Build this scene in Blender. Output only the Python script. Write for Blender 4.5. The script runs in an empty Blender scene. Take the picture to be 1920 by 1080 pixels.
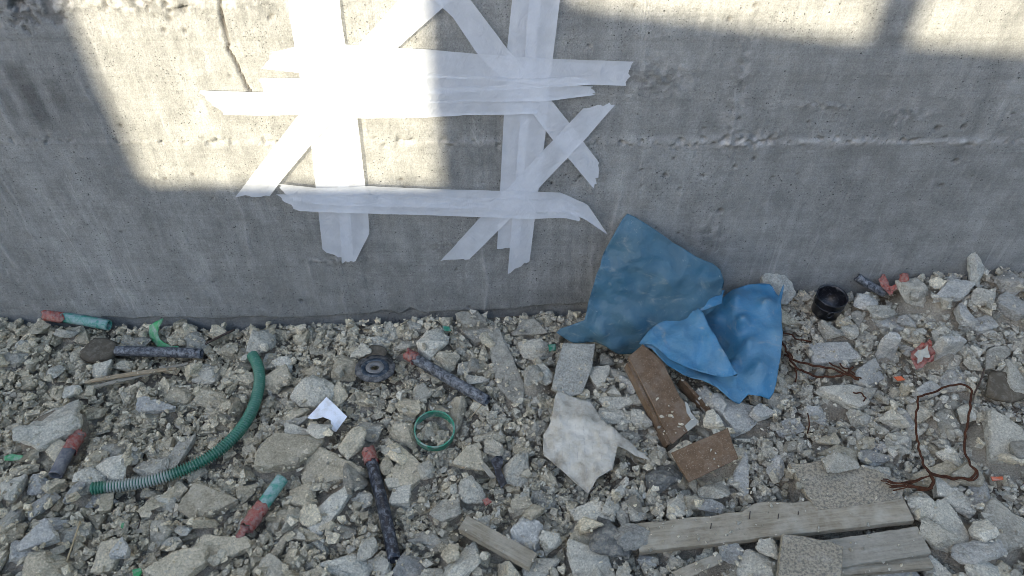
import bpy, bmesh, math, random
import numpy as np
from mathutils import Vector, Matrix, noise as mnoise
from mathutils.geometry import delaunay_2d_cdt

R = math.radians
rng = np.random.default_rng(11)
random.seed(5)
scene = bpy.context.scene
COL = scene.collection

# ------------------------------------------------------------------ camera, sky, sun, exposure
CAM = Vector((0.0, -1.60, 1.69)); PITCH = 44.0; FPX = 1420.0
cd = bpy.data.cameras.new("camera"); cam = bpy.data.objects.new("camera", cd); COL.objects.link(cam)
cam.location = CAM; cam.rotation_euler = (R(90 - PITCH), 0, 0)
cd.sensor_width = 36; cd.lens = 36 * FPX / 1920; cd.clip_start = 0.05; cd.clip_end = 500
scene.camera = cam

SUN_AZ, SUN_EL = 33.0, 21.0          # degrees to the left of the wall's normal, and above the horizon
S = Vector((-math.sin(R(SUN_AZ)) * math.cos(R(SUN_EL)), -math.cos(R(SUN_AZ)) * math.cos(R(SUN_EL)), math.sin(R(SUN_EL))))
w = bpy.data.worlds.new("World"); scene.world = w; w.use_nodes = True
nt = w.node_tree; bg = nt.nodes["Background"]
sk = nt.nodes.new("ShaderNodeTexSky"); sk.sky_type = 'NISHITA'; sk.sun_disc = False
sk.sun_elevation = R(SUN_EL); sk.sun_rotation = math.atan2(S.x, S.y)
sk.air_density = 1.0; sk.dust_density = 1.2; sk.ozone_density = 1.0
nt.links.new(sk.outputs[0], bg.inputs[0]); bg.inputs[1].default_value = 0.13
sd = bpy.data.lights.new("sun", 'SUN'); so = bpy.data.objects.new("sun", sd); COL.objects.link(so)
sd.energy = 3.3; sd.angle = R(0.53); sd.color = (1.0, 0.89, 0.68)
so.rotation_euler = S.to_track_quat('Z', 'Y').to_euler(); so.location = (0, -4, 5)
vs = scene.view_settings; vs.view_transform = 'Standard'; vs.look = 'None'; vs.gamma = 1.0; vs.use_curve_mapping = False
vs.exposure = 2.22
scene.cycles.max_bounces = 5; scene.cycles.diffuse_bounces = 2; scene.cycles.transparent_max_bounces = 12
scene.cycles.adaptive_threshold = 0.02; scene.cycles.filter_width = 0.85

# ------------------------------------------------------------------ geometry helpers
FW = Vector((0, math.cos(R(PITCH)), -math.sin(R(PITCH)))); UP = Vector((0, math.sin(R(PITCH)), math.cos(R(PITCH))))
def ray(u, v): return FW + Vector((1, 0, 0)) * ((u - 960) / FPX) + UP * (-(v - 540) / FPX)
def on_wall(u, v, y=0.0):
    d = ray(u, v); return CAM + d * ((y - CAM.y) / d.y)
def project(p):
    d = Vector(p) - CAM; z = d.dot(FW)
    return 960 + FPX * d.x / z, 540 - FPX * d.dot(UP) / z

def hash3(ix, iy, iz, seed):
    h = (ix * 374761393 + iy * 668265263 + iz * 2147483647 + seed * 974634777) & 0xFFFFFFFF
    h = ((h ^ (h >> 13)) * 1274126177) & 0xFFFFFFFF
    return ((h ^ (h >> 16)) & 0xFFFF) / 65535.0
def vnoise(p, seed=0):                         # value noise, p (...,3) -> 0..1; flat fields (z = 0) use four corners only
    p = np.asarray(p, float); i = np.floor(p).astype(np.int64); f = p - i; f = f * f * (3 - 2 * f)
    r = 0; zz = (0,) if p.size > 60000 and not np.any(f[..., 2]) else (0, 1)
    for dx in (0, 1):
        for dy in (0, 1):
            for dz in zz:
                wgt = (f[..., 0] if dx else 1 - f[..., 0]) * (f[..., 1] if dy else 1 - f[..., 1])
                if len(zz) == 2: wgt = wgt * (f[..., 2] if dz else 1 - f[..., 2])
                r = r + wgt * hash3(i[..., 0] + dx, i[..., 1] + dy, i[..., 2] + dz, seed)
    return r
def fbm(p, o=4, seed=0):
    p = np.asarray(p, float); a, s, t = 1.0, 0.0, 0.0
    for k in range(o):
        s = s + a * (vnoise(p * 2 ** k + np.array([17.3, 9.1, 17.0]) * k, seed + k) - 0.5); t += a; a *= 0.5
    return s / t
def xz3(x, z, sx, sz=None): return np.stack([x * sx, z * (sz or sx), np.zeros_like(x)], -1)

def mesh_np(name, V, F, mat, smooth=True, tint=None, attr='tint'):
    me = bpy.data.meshes.new(name); V = np.asarray(V, np.float32)
    if isinstance(F, np.ndarray):
        n, k = F.shape
        me.vertices.add(len(V)); me.vertices.foreach_set("co", V.ravel())
        me.loops.add(n * k); me.loops.foreach_set("vertex_index", F.ravel().astype(np.int32))
        me.polygons.add(n); me.polygons.foreach_set("loop_start", np.arange(0, n * k, k, dtype=np.int32))
        me.update(calc_edges=True)
    else:
        me.from_pydata([tuple(map(float, q)) for q in V], [], F); me.update()
    me.polygons.foreach_set("use_smooth", np.full(len(me.polygons), smooth, bool))
    if tint is not None:
        a = me.attributes.new(attr, 'FLOAT_COLOR', 'POINT'); c = np.ones((len(V), 4), np.float32)
        t = np.asarray(tint, np.float32); c[:, :3] = t if t.ndim == 2 else t[:, None]
        a.data.foreach_set("color", c.ravel())
    if mat: me.materials.append(mat)
    return me
def link(name, me, parent=None):
    o = bpy.data.objects.new(name, me); COL.objects.link(o)
    if parent: o.parent = parent
    return o
def tag(o, label, cat, group=None, kind=None):
    o["label"] = label; o["category"] = cat
    if group: o["group"] = group
    if kind: o["kind"] = kind
    return o
def empty(name, loc=(0, 0, 0)):
    o = bpy.data.objects.new(name, None); COL.objects.link(o); o.location = loc; o.empty_display_size = 0.05; return o
def part(name, me, parent):
    o = link(name, me, parent); o.matrix_parent_inverse = Matrix.Translation(-parent.location); return o

# ------------------------------------------------------------------ materials
class NB:
    def __init__(s, name):
        s.m = bpy.data.materials.new(name); s.m.use_nodes = True; s.t = s.m.node_tree
        s.b = s.t.nodes["Principled BSDF"]; s.out = s.t.nodes["Material Output"]
        s.geo = s.t.nodes.new("ShaderNodeNewGeometry"); s.pos = s.geo.outputs["Position"]
        s.tc = s.t.nodes.new("ShaderNodeTexCoord"); s.obj = s.tc.outputs["Object"]
    def n(s, ty, **k):
        x = s.t.nodes.new(ty)
        for a, v in k.items(): setattr(x, a, v)
        return x
    def l(s, a, b): s.t.links.new(a, b)
    def mapv(s, vec, scale):
        x = s.n("ShaderNodeMapping"); s.l(vec, x.inputs[0]); x.inputs["Scale"].default_value = scale; return x.outputs[0]
    def noise(s, sc, det=4, rough=0.6, vec=None, dist=0):
        x = s.n("ShaderNodeTexNoise"); s.l(vec or s.pos, x.inputs["Vector"])
        x.inputs["Scale"].default_value = sc; x.inputs["Detail"].default_value = det; x.inputs["Roughness"].default_value = rough
        x.inputs["Distortion"].default_value = dist; return x.outputs[0]
    def voro(s, sc, vec=None, feat='F1', rnd=1.0):
        x = s.n("ShaderNodeTexVoronoi"); x.feature = feat; s.l(vec or s.pos, x.inputs["Vector"])
        x.inputs["Scale"].default_value = sc; x.inputs["Randomness"].default_value = rnd; return x.outputs[0], x.outputs["Color"]
    def ramp(s, fac, *st):
        x = s.n("ShaderNodeValToRGB"); s.l(fac, x.inputs[0]); e = x.color_ramp.elements
        while len(e) < len(st): e.new(0.5)
        for k, (p, c) in enumerate(st):
            e[k].position = p; e[k].color = (c, c, c, 1) if isinstance(c, (int, float)) else (*c, 1)
        return x.outputs[0]
    def mix(s, fac, a, b, mode='MIX'):
        x = s.n("ShaderNodeMix", data_type='RGBA', blend_type=mode)
        for val, i in ((fac, 0), (a, 6), (b, 7)):
            if isinstance(val, (int, float)): x.inputs[i].default_value = val if i == 0 else (val, val, val, 1)
            elif isinstance(val, tuple): x.inputs[i].default_value = (*val, 1)
            else: s.l(val, x.inputs[i])
        return x.outputs[2]
    def math(s, op, a, b=0.0, clamp=False):
        x = s.n("ShaderNodeMath", operation=op, use_clamp=clamp)
        for val, i in ((a, 0), (b, 1)):
            if isinstance(val, (int, float)): x.inputs[i].default_value = val
            else: s.l(val, x.inputs[i])
        return x.outputs[0]
    def bump(s, h, strength, dist, prev=None):
        x = s.n("ShaderNodeBump"); x.inputs["Strength"].default_value = strength; x.inputs["Distance"].default_value = dist
        s.l(h, x.inputs["Height"])
        if prev: s.l(prev, x.inputs["Normal"])
        return x.outputs[0]
    def done(s, col, rough=0.9, normal=None, spec=0.25):
        if isinstance(col, tuple): s.b.inputs["Base Color"].default_value = (*col, 1)
        else: s.l(col, s.b.inputs["Base Color"])
        if isinstance(rough, (int, float)): s.b.inputs["Roughness"].default_value = rough
        else: s.l(rough, s.b.inputs["Roughness"])
        s.b.inputs["Specular IOR Level"].default_value = spec
        if normal: s.l(normal, s.b.inputs["Normal"])
        return s.m

def stone_mat(name, src):
    n = NB(name)
    if src == 'object': tint = n.n("ShaderNodeObjectInfo").outputs["Color"]
    else: tint = n.n("ShaderNodeAttribute", attribute_name='tint').outputs["Color"]
    big = n.noise(34, 4, 0.7); fine = n.noise(190, 2, 0.7)
    c = n.mix(1.0, tint, n.ramp(big, (0.3, 0.74), (0.5, 1.0), (0.7, 1.24)), 'MULTIPLY')
    c = n.mix(1.0, c, n.ramp(fine, (0.28, 0.66), (0.55, 1.0), (0.75, 1.25)), 'MULTIPLY')
    c = n.mix(n.ramp(n.math('SUBTRACT', big, n.math('MULTIPLY', fine, 0.3)), (0.36, 0.0), (0.50, 0.5)), c, (0.54, 0.478, 0.37))
    d, vc = n.voro(210); sp = n.ramp(d, (0.13, 1.0), (0.24, 0.0))
    c = n.mix(n.math('MULTIPLY', sp, n.ramp(big, (0.45, 0.0), (0.58, 0.65))), c, (0.11, 0.105, 0.10))
    h = n.math('ADD', n.noise(70, 6, 0.82), n.math('MULTIPLY', sp, -0.22))
    return n.done(c, 0.95, n.bump(h, 1.0, 0.011), 0.12)
M_STONE = stone_mat("broken_concrete", 'object'); M_BITS = stone_mat("broken_concrete_small", 'tint')

def wall_mat():
    n = NB("cast_concrete_wall")
    at = n.n("ShaderNodeAttribute", attribute_name='tint'); sep = n.n("ShaderNodeSeparateColor"); n.l(at.outputs["Color"], sep.inputs[0])
    tone, white, dark = sep.outputs[0], sep.outputs[1], sep.outputs[2]
    big = n.noise(2.3, 5, 0.6); med = n.noise(14, 5, 0.65)
    streak = n.noise(1.0, 6, 0.65, n.mapv(n.pos, (30, 30, 1.1)), 0.3)
    board = n.noise(1.0, 5, 0.7, n.mapv(n.pos, (5, 5, 120)))
    fine = n.noise(260, 3, 0.7)
    c = n.ramp(big, (0.3, (0.196, 0.199, 0.190)), (0.7, (0.272, 0.274, 0.262)))
    c = n.mix(1.0, c, n.ramp(med, (0.3, 0.76), (0.7, 1.2)), 'MULTIPLY')
    c = n.mix(1.0, c, n.ramp(streak, (0.3, 0.88), (0.72, 1.09)), 'MULTIPLY')
    c = n.mix(1.0, c, n.ramp(board, (0.3, 0.90), (0.7, 1.08)), 'MULTIPLY')
    c = n.mix(1.0, c, n.ramp(fine, (0.3, 0.78), (0.7, 1.18)), 'MULTIPLY')
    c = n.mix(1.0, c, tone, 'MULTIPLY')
    c = n.mix(n.math('MULTIPLY', white, n.ramp(n.noise(45, 5, 0.7), (0.35, 0.25), (0.6, 1.0))), c, (0.56, 0.55, 0.53))
    vn = n.math('ABSOLUTE', n.math('SUBTRACT', n.noise(1.0, 3, 0.55, n.mapv(n.pos, (13, 13, 0.9)), 0.35), 0.5))
    vein = n.math('MULTIPLY', n.ramp(vn, (0.006, 1.0), (0.016, 0.0)), n.ramp(big, (0.52, 0.0), (0.62, 0.2)))
    c = n.mix(vein, c, (0.50, 0.49, 0.47))
    lime = n.ramp(n.noise(1.0, 5, 0.7, n.mapv(n.pos, (30, 30, 14)), 1.2), (0.62, 0.0), (0.72, 0.28))
    c = n.mix(lime, c, (0.52, 0.515, 0.49))
    d, _ = n.voro(46, n.mapv(n.pos, (1, 0.0, 1)))
    dd = n.math('ADD', d, n.math('MULTIPLY', n.noise(300, 3), 0.10))
    gate = n.ramp(n.noise(7, 3), (0.48, 0.0), (0.60, 1.0))
    pit = n.math('MULTIPLY', n.ramp(dd, (0.125, 1.0), (0.15, 0.0)), gate)
    d2, _ = n.voro(130, n.mapv(n.pos, (1, 0.0, 1)))
    pit2 = n.math('MULTIPLY', n.ramp(d2, (0.10, 0.8), (0.18, 0.0)), n.ramp(n.noise(11, 3), (0.5, 0.0), (0.6, 1.0)))
    p = n.math('MAXIMUM', pit, pit2)
    c = n.mix(n.math('MULTIPLY', p, 0.9), c, (0.06, 0.06, 0.058))
    c = n.mix(dark, c, (0.055, 0.045, 0.036))
    h = n.math('ADD', n.math('MULTIPLY', n.noise(75, 5, 0.8), 0.9), n.math('ADD', n.math('MULTIPLY', streak, 0.5), n.math('MULTIPLY', vein, 0.5)))
    h = n.math('ADD', h, n.math('MULTIPLY', p, -1.6))
    return n.done(c, 0.9, n.bump(h, 0.9, 0.005), 0.2)
M_WALL = wall_mat()

def dirt_mat():
    n = NB("dusty_dirt")
    c = n.ramp(n.noise(9, 6, 0.7), (0.3, (0.12, 0.092, 0.066)), (0.5, (0.24, 0.20, 0.15)), (0.72, (0.34, 0.31, 0.25)))
    c = n.mix(1.0, c, n.ramp(n.noise(220, 4, 0.75), (0.25, 0.6), (0.75, 1.4)), 'MULTIPLY')
    h = n.math('ADD', n.noise(70, 7, 0.75), n.math('MULTIPLY', n.voro(140)[0], -0.5))
    return n.done(c, 1.0, n.bump(h, 1.0, 0.008), 0.1)
M_DIRT = dirt_mat()

def tape_mat():
    n = NB("white_paper_tape")
    c = n.mix(1.0, (0.74, 0.775, 0.83), n.ramp(n.noise(30, 3), (0.3, 0.93), (0.7, 1.04)), 'MULTIPLY')
    n.done(c, 0.55, n.bump(n.math('ADD', n.noise(1.0, 5, 0.6, n.mapv(n.pos, (22, 22, 30)), 1.6), n.math('ADD', n.math('MULTIPLY', n.math('ABSOLUTE', n.math('SUBTRACT', n.noise(26, 2, .5, dist=1.2), .5)), -1.4), n.math('MULTIPLY', n.noise(300, 3), 0.1))), 0.38, 0.006), 0.3)
    tr = n.n("ShaderNodeBsdfTransparent"); mx = n.n("ShaderNodeMixShader")
    n.l(n.b.outputs[0], mx.inputs[2]); n.l(tr.outputs[0], mx.inputs[1]); mx.inputs[0].default_value = 0.54
    n.l(mx.outputs[0], n.out.inputs[0]); return n.m
M_TAPE = tape_mat()

def dusty(name, col, dust=0.5, dcol=(0.36, 0.345, 0.32), rough=0.5, sc=45, spec=0.4, vcol=False):
    n = NB(name)
    f = n.ramp(n.noise(sc, 6, 0.72, dist=0.5), (0.62 - dust * 0.35, 0.0), (0.86 - dust * 0.35, 0.9))
    if vcol:
        f = n.math('MAXIMUM', f, n.n("ShaderNodeAttribute", attribute_name='tint').outputs["Fac"])
    c = n.mix(1.0, col, n.ramp(n.noise(16, 3), (0.3, 0.8), (0.7, 1.15)), 'MULTIPLY')
    c = n.mix(f, c, dcol)
    return n.done(c, n.math('ADD', n.math('MULTIPLY', f, 0.45), rough, True), n.bump(n.noise(120, 5, 0.7), 0.35, 0.002), spec)
M_GREEN = dusty("green_plastic", (0.02, 0.19, 0.11), 0.45, rough=0.4)
M_GREENP = dusty("dusty_green_pipe_plastic", (0.022, 0.22, 0.15), 0.72, (0.30, 0.36, 0.34), rough=0.45, sc=60)
M_LIME = dusty("light_green_plastic", (0.045, 0.26, 0.09), 0.5, rough=0.45)
M_HOSE = dusty("green_corrugated_plastic", (0.012, 0.145, 0.080), 0.30, (0.33, 0.34, 0.30), rough=0.4, sc=90, vcol=True)
M_BLACKP = dusty("dusty_black_pipe_plastic", (0.014, 0.016, 0.021), 0.62, (0.25, 0.255, 0.26), rough=0.35, sc=85)
M_BLACK2 = dusty("black_pipe_plastic", (0.013, 0.014, 0.02), 0.38, (0.22, 0.23, 0.25), rough=0.35, sc=70)
M_BLACK = dusty("black_plastic", (0.008, 0.008, 0.010), 0.24, (0.16, 0.16, 0.17), rough=0.28, sc=120)
M_RED = dusty("red_adhesive_tape", (0.25, 0.030, 0.018), 0.72, (0.28, 0.19, 0.155), rough=0.4, sc=120)
M_ORANGE = dusty("orange_plastic", (0.50, 0.10, 0.03), 0.3, rough=0.5)
M_GREYP = dusty("grey_pipe_plastic", (0.10, 0.10, 0.11), 0.5, (0.26, 0.24, 0.22), rough=0.5, sc=60)
M_DISC = dusty("abrasive_disc", (0.020, 0.020, 0.021), 0.62, (0.22, 0.21, 0.195), rough=0.6, sc=60)
M_DISCL = dusty("disc_print", (0.022, 0.035, 0.05), 0.4, (0.22, 0.22, 0.21), rough=0.5, sc=80)
M_METAL = dusty("worn_metal_ring", (0.16, 0.15, 0.14), 0.5, (0.25, 0.24, 0.22), rough=0.45)
M_NAIL = dusty("rusty_nail", (0.06, 0.045, 0.035), 0.2, rough=0.6)
def blue_mat(name, col, dust, dcol):
    n = NB(name)
    f = n.ramp(n.noise(9, 7, 0.68, dist=0.7), (0.62 - dust * .4, 0.0), (1.0 - dust * .25, 0.75))
    sp = n.ramp(n.noise(75, 5, 0.75), (0.63, 0.0), (0.72, 0.55))
    c = n.mix(1.0, col, n.ramp(n.noise(14, 4), (0.3, 0.82), (0.7, 1.15)), 'MULTIPLY')
    c = n.mix(f, c, dcol); c = n.mix(sp, c, (0.34, 0.37, 0.36))
    cr_ = n.math('ABSOLUTE', n.math('SUBTRACT', n.noise(9, 2, 0.5, dist=0.5), 0.5)); cr2 = n.math('SUBTRACT', n.noise(30, 4, 0.6), 0.5)
    stn = n.math('MULTIPLY', n.ramp(n.noise(1.0, 5, .7, n.mapv(n.pos, (9, 9, 22)), 1.5), (.56, 0.0), (.70, .6)), n.ramp(n.noise(60, 4), (.4, .3), (.6, 1.0)))
    c = n.mix(stn, c, (0.30, 0.32, 0.29))
    h = n.math('ADD', n.math('MULTIPLY', cr_, -1.6), n.math('ADD', n.math('MULTIPLY', cr2, 0.5), n.math('MULTIPLY', n.noise(150, 3), 0.12)))
    n.done(c, n.math('ADD', n.math('MULTIPLY', f, 0.35), 0.38), n.bump(h, 0.55, 0.014), 0.4)
    tl = n.n("ShaderNodeBsdfTranslucent"); n.l(c, tl.inputs[0]); mx = n.n("ShaderNodeMixShader"); mx.inputs[0].default_value = 0.16
    n.l(n.b.outputs[0], mx.inputs[1]); n.l(tl.outputs[0], mx.inputs[2]); n.l(mx.outputs[0], n.out.inputs[0]); return n.m
M_BLUE1 = blue_mat("dusty_blue_sheet_plastic", (0.034, 0.118, 0.180), 0.80, (0.118, 0.175, 0.195))
M_BLUE2 = blue_mat("blue_bag_plastic", (0.034, 0.175, 0.32), 0.74, (0.18, 0.28, 0.325))
def wood_mat(name, c0, c1, speck=0.0, dust=0.4):
    n = NB(name)
    g = n.noise(1.0, 6, 0.7, n.mapv(n.obj, (9, 120, 120)), 0.6)
    c = n.ramp(g, (0.3, c0), (0.7, c1))
    if speck:
        s = n.ramp(n.noise(1.0, 4, 0.75, n.mapv(n.obj, (140, 170, 160))), (0.45, 0.0), (0.58, speck * .85)); c = n.mix(s, c, (0.10, 0.095, 0.085))
    f = n.ramp(n.noise(22, 6, 0.7), (0.62 - dust * .4, 0.0), (0.9 - dust * .4, 0.7)); c = n.mix(f, c, (0.41, 0.37, 0.295))
    return n.done(c, 0.9, n.bump(n.math('ADD', g, n.math('MULTIPLY', n.noise(200, 3), 0.3)), 0.5, 0.003), 0.15)
M_WOOD = wood_mat("weathered_plank_wood", (0.16, 0.13, 0.09), (0.34, 0.295, 0.215), 0, 0.5)
M_WOODG = wood_mat("grey_board_wood", (0.20, 0.175, 0.13), (0.34, 0.31, 0.25), 0.15, 0.4)
M_WOODT = wood_mat("tan_splinter_wood", (0.20, 0.145, 0.085), (0.42, 0.33, 0.215), 0, 0.25)
M_PLY = wood_mat("speckled_panel", (0.26, 0.215, 0.15), (0.36, 0.31, 0.225), 0.9, 0.25)
def fibre_mat():
    n = NB("brown_fibre_board")
    c = n.ramp(n.noise(60, 5, 0.7), (0.3, (0.10, 0.060, 0.033)), (0.7, (0.18, 0.115, 0.068)))
    s = n.ramp(n.noise(330, 3, 0.7), (0.58, 0.0), (0.66, 0.75)); c = n.mix(s, c, (0.34, 0.27, 0.20))
    f = n.ramp(n.noise(14, 6, 0.7), (0.48, 0.0), (0.72, 0.55)); c = n.mix(f, c, (0.26, 0.205, 0.155))
    return n.done(c, 0.85, n.bump(n.noise(260, 4, 0.7), 0.4, 0.002), 0.2)
M_FIBRE = fibre_mat()
M_PALE = dusty("pale_broken_edge", (0.36, 0.345, 0.29), 0.3, rough=0.8)
def cloth_mat():
    n = NB("dusty_woven_sack")
    c = n.ramp(n.noise(12, 6, 0.7), (0.34, (0.27, 0.235, 0.18)), (0.5, (0.44, 0.40, 0.325)), (0.66, (0.54, 0.505, 0.43)))
    wv = n.n("ShaderNodeTexWave"); n.l(n.mapv(n.pos, (1, 0.6, 0)), wv.inputs[0]); wv.inputs["Scale"].default_value = 16; wv.inputs["Distortion"].default_value = 1.5
    ln = n.math('MULTIPLY', n.ramp(wv.outputs[1], (0.93, 0.0), (0.99, 1.0)), n.ramp(n.noise(70, 3), (0.5, 0.0), (0.6, 0.4)))
    c = n.mix(ln, c, (0.26, 0.25, 0.25))
    c = n.mix(n.ramp(n.noise(130, 4, 0.75), (0.62, 0.0), (0.72, 0.5)), c, (0.25, 0.23, 0.2))
    return n.done(c, 0.95, n.bump(n.noise(30, 6, 0.65, dist=0.8), 0.5, 0.008), 0.1)
M_CLOTH = cloth_mat()
def card_mat():
    n = NB("white_card")
    s = n.n("ShaderNodeTexBrick"); n.l(n.mapv(n.obj, (1, 1, 1)), s.inputs[0]); s.inputs["Scale"].default_value = 60
    s.inputs["Mortar Size"].default_value = 0.06; s.inputs["Color1"].default_value = s.inputs["Color2"].default_value = (0.74, 0.75, 0.78, 1); s.inputs["Mortar"].default_value = (0.70, 0.71, 0.745, 1)
    c = n.mix(n.ramp(n.noise(38, 6, .7), (0.46, 0), (0.62, 0.6)), s.outputs[0], (0.5, 0.47, 0.42))
    return n.done(c, 0.8, None, 0.2)
M_CARD = card_mat()
def rust_mat():
    n = NB("rusty_wire")
    c = n.ramp(n.noise(120, 4, 0.7), (0.3, (0.028, 0.013, 0.009)), (0.7, (0.10, 0.040, 0.020)))
    return n.done(c, 0.95, n.bump(n.noise(400, 3), 0.5, 0.002), 0.15)
M_RUST = rust_mat()
M_EARTH = dusty("brown_earth_clod", (0.10, 0.083, 0.06), 0.45, (0.19, 0.165, 0.13), rough=0.9, sc=60, spec=0.1)
M_STRAW = dusty("dry_straw", (0.38, 0.29, 0.165), 0.2, rough=0.8)
M_TWIG = dusty("dark_twig", (0.06, 0.04, 0.028), 0.2, rough=0.9)

# ------------------------------------------------------------------ rubble surface
contact = [(-240, 575), (0, 583), (100, 590), (250, 603), (600, 600), (900, 590), (1080, 578), (1350, 548), (1500, 538), (1640, 535), (1760, 500), (1920, 490), (2200, 475)]
CX = np.array([on_wall(u, v).x for u, v in contact]); CZ = np.array([on_wall(u, v).z for u, v in contact])
def G(x, y):
    x = np.asarray(x, float); y = np.asarray(y, float)
    far = 0.05 * np.clip((x - 0.2) / 1.0, 0, 1) + 0.02 * np.clip((-x - 0.6) / 0.8, 0, 1)
    k = np.exp(-np.maximum(-y, 0) / 0.38)
    p = np.stack([x * 2.2, y * 2.2, np.zeros_like(x)], -1)
    return np.interp(x, CX, CZ) * k + far * (1 - k) + 0.05 * fbm(p, 3, 5)
X0, X1, Y0, Y1, RES = -2.4, 2.4, -1.8, 0.02, 0.005
NX, NY = int(round((X1 - X0) / RES)), int(round((Y1 - Y0) / RES))
gx, gy = np.meshgrid(X0 + (np.arange(NX) + .5) * RES, Y0 + (np.arange(NY) + .5) * RES, indexing='ij')
GR = G(gx, gy)
H = GR - 0.045 + 0.018 * fbm(np.stack([gx * 14, gy * 14, 0 * gx], -1), 4, 9)
H0 = H.copy()
def cell(x, y): return min(max(int((x - X0) / RES), 0), NX - 1), min(max(int((y - Y0) / RES), 0), NY - 1)
def march(u, v, hf):
    d = ray(u, v); t = 1.0
    for _ in range(400):
        p = CAM + d * t
        if p.y > -0.004 or p.z < hf(p.x, p.y): break
        t += 0.006
    return CAM + d * t
def on_ground(u, v, h=0.0): return march(u, v, lambda x, y: GR[cell(x, y)] + h)

# ground sheet far beyond the rubble
gxs = np.concatenate([[-60, -20, -8, -4], np.arange(X0, X1 + .001, 0.02), [4, 8, 20, 60]])
gys = np.concatenate([[-60, -20, -8, -3.5], np.arange(Y0, 0.301, 0.02)])
A, B = np.meshgrid(gxs, gys, indexing='ij')
Z = G(np.clip(A, X0, X1), np.clip(B, Y0, 0)) - 0.045 + 0.018 * fbm(np.stack([A * 14, B * 14, 0 * A], -1), 4, 9) - 0.004
ii = np.arange(A.size).reshape(A.shape)
def grid_faces(ii): return np.stack([ii[:-1, :-1].ravel(), ii[1:, :-1].ravel(), ii[1:, 1:].ravel(), ii[:-1, 1:].ravel()], -1)
g = link("ground", mesh_np("ground", np.stack([A, B, Z], -1).reshape(-1, 3), grid_faces(ii), M_DIRT)); g["kind"] = "structure"
g["label"] = "bare brown dirt ground beneath the rubble"

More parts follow.
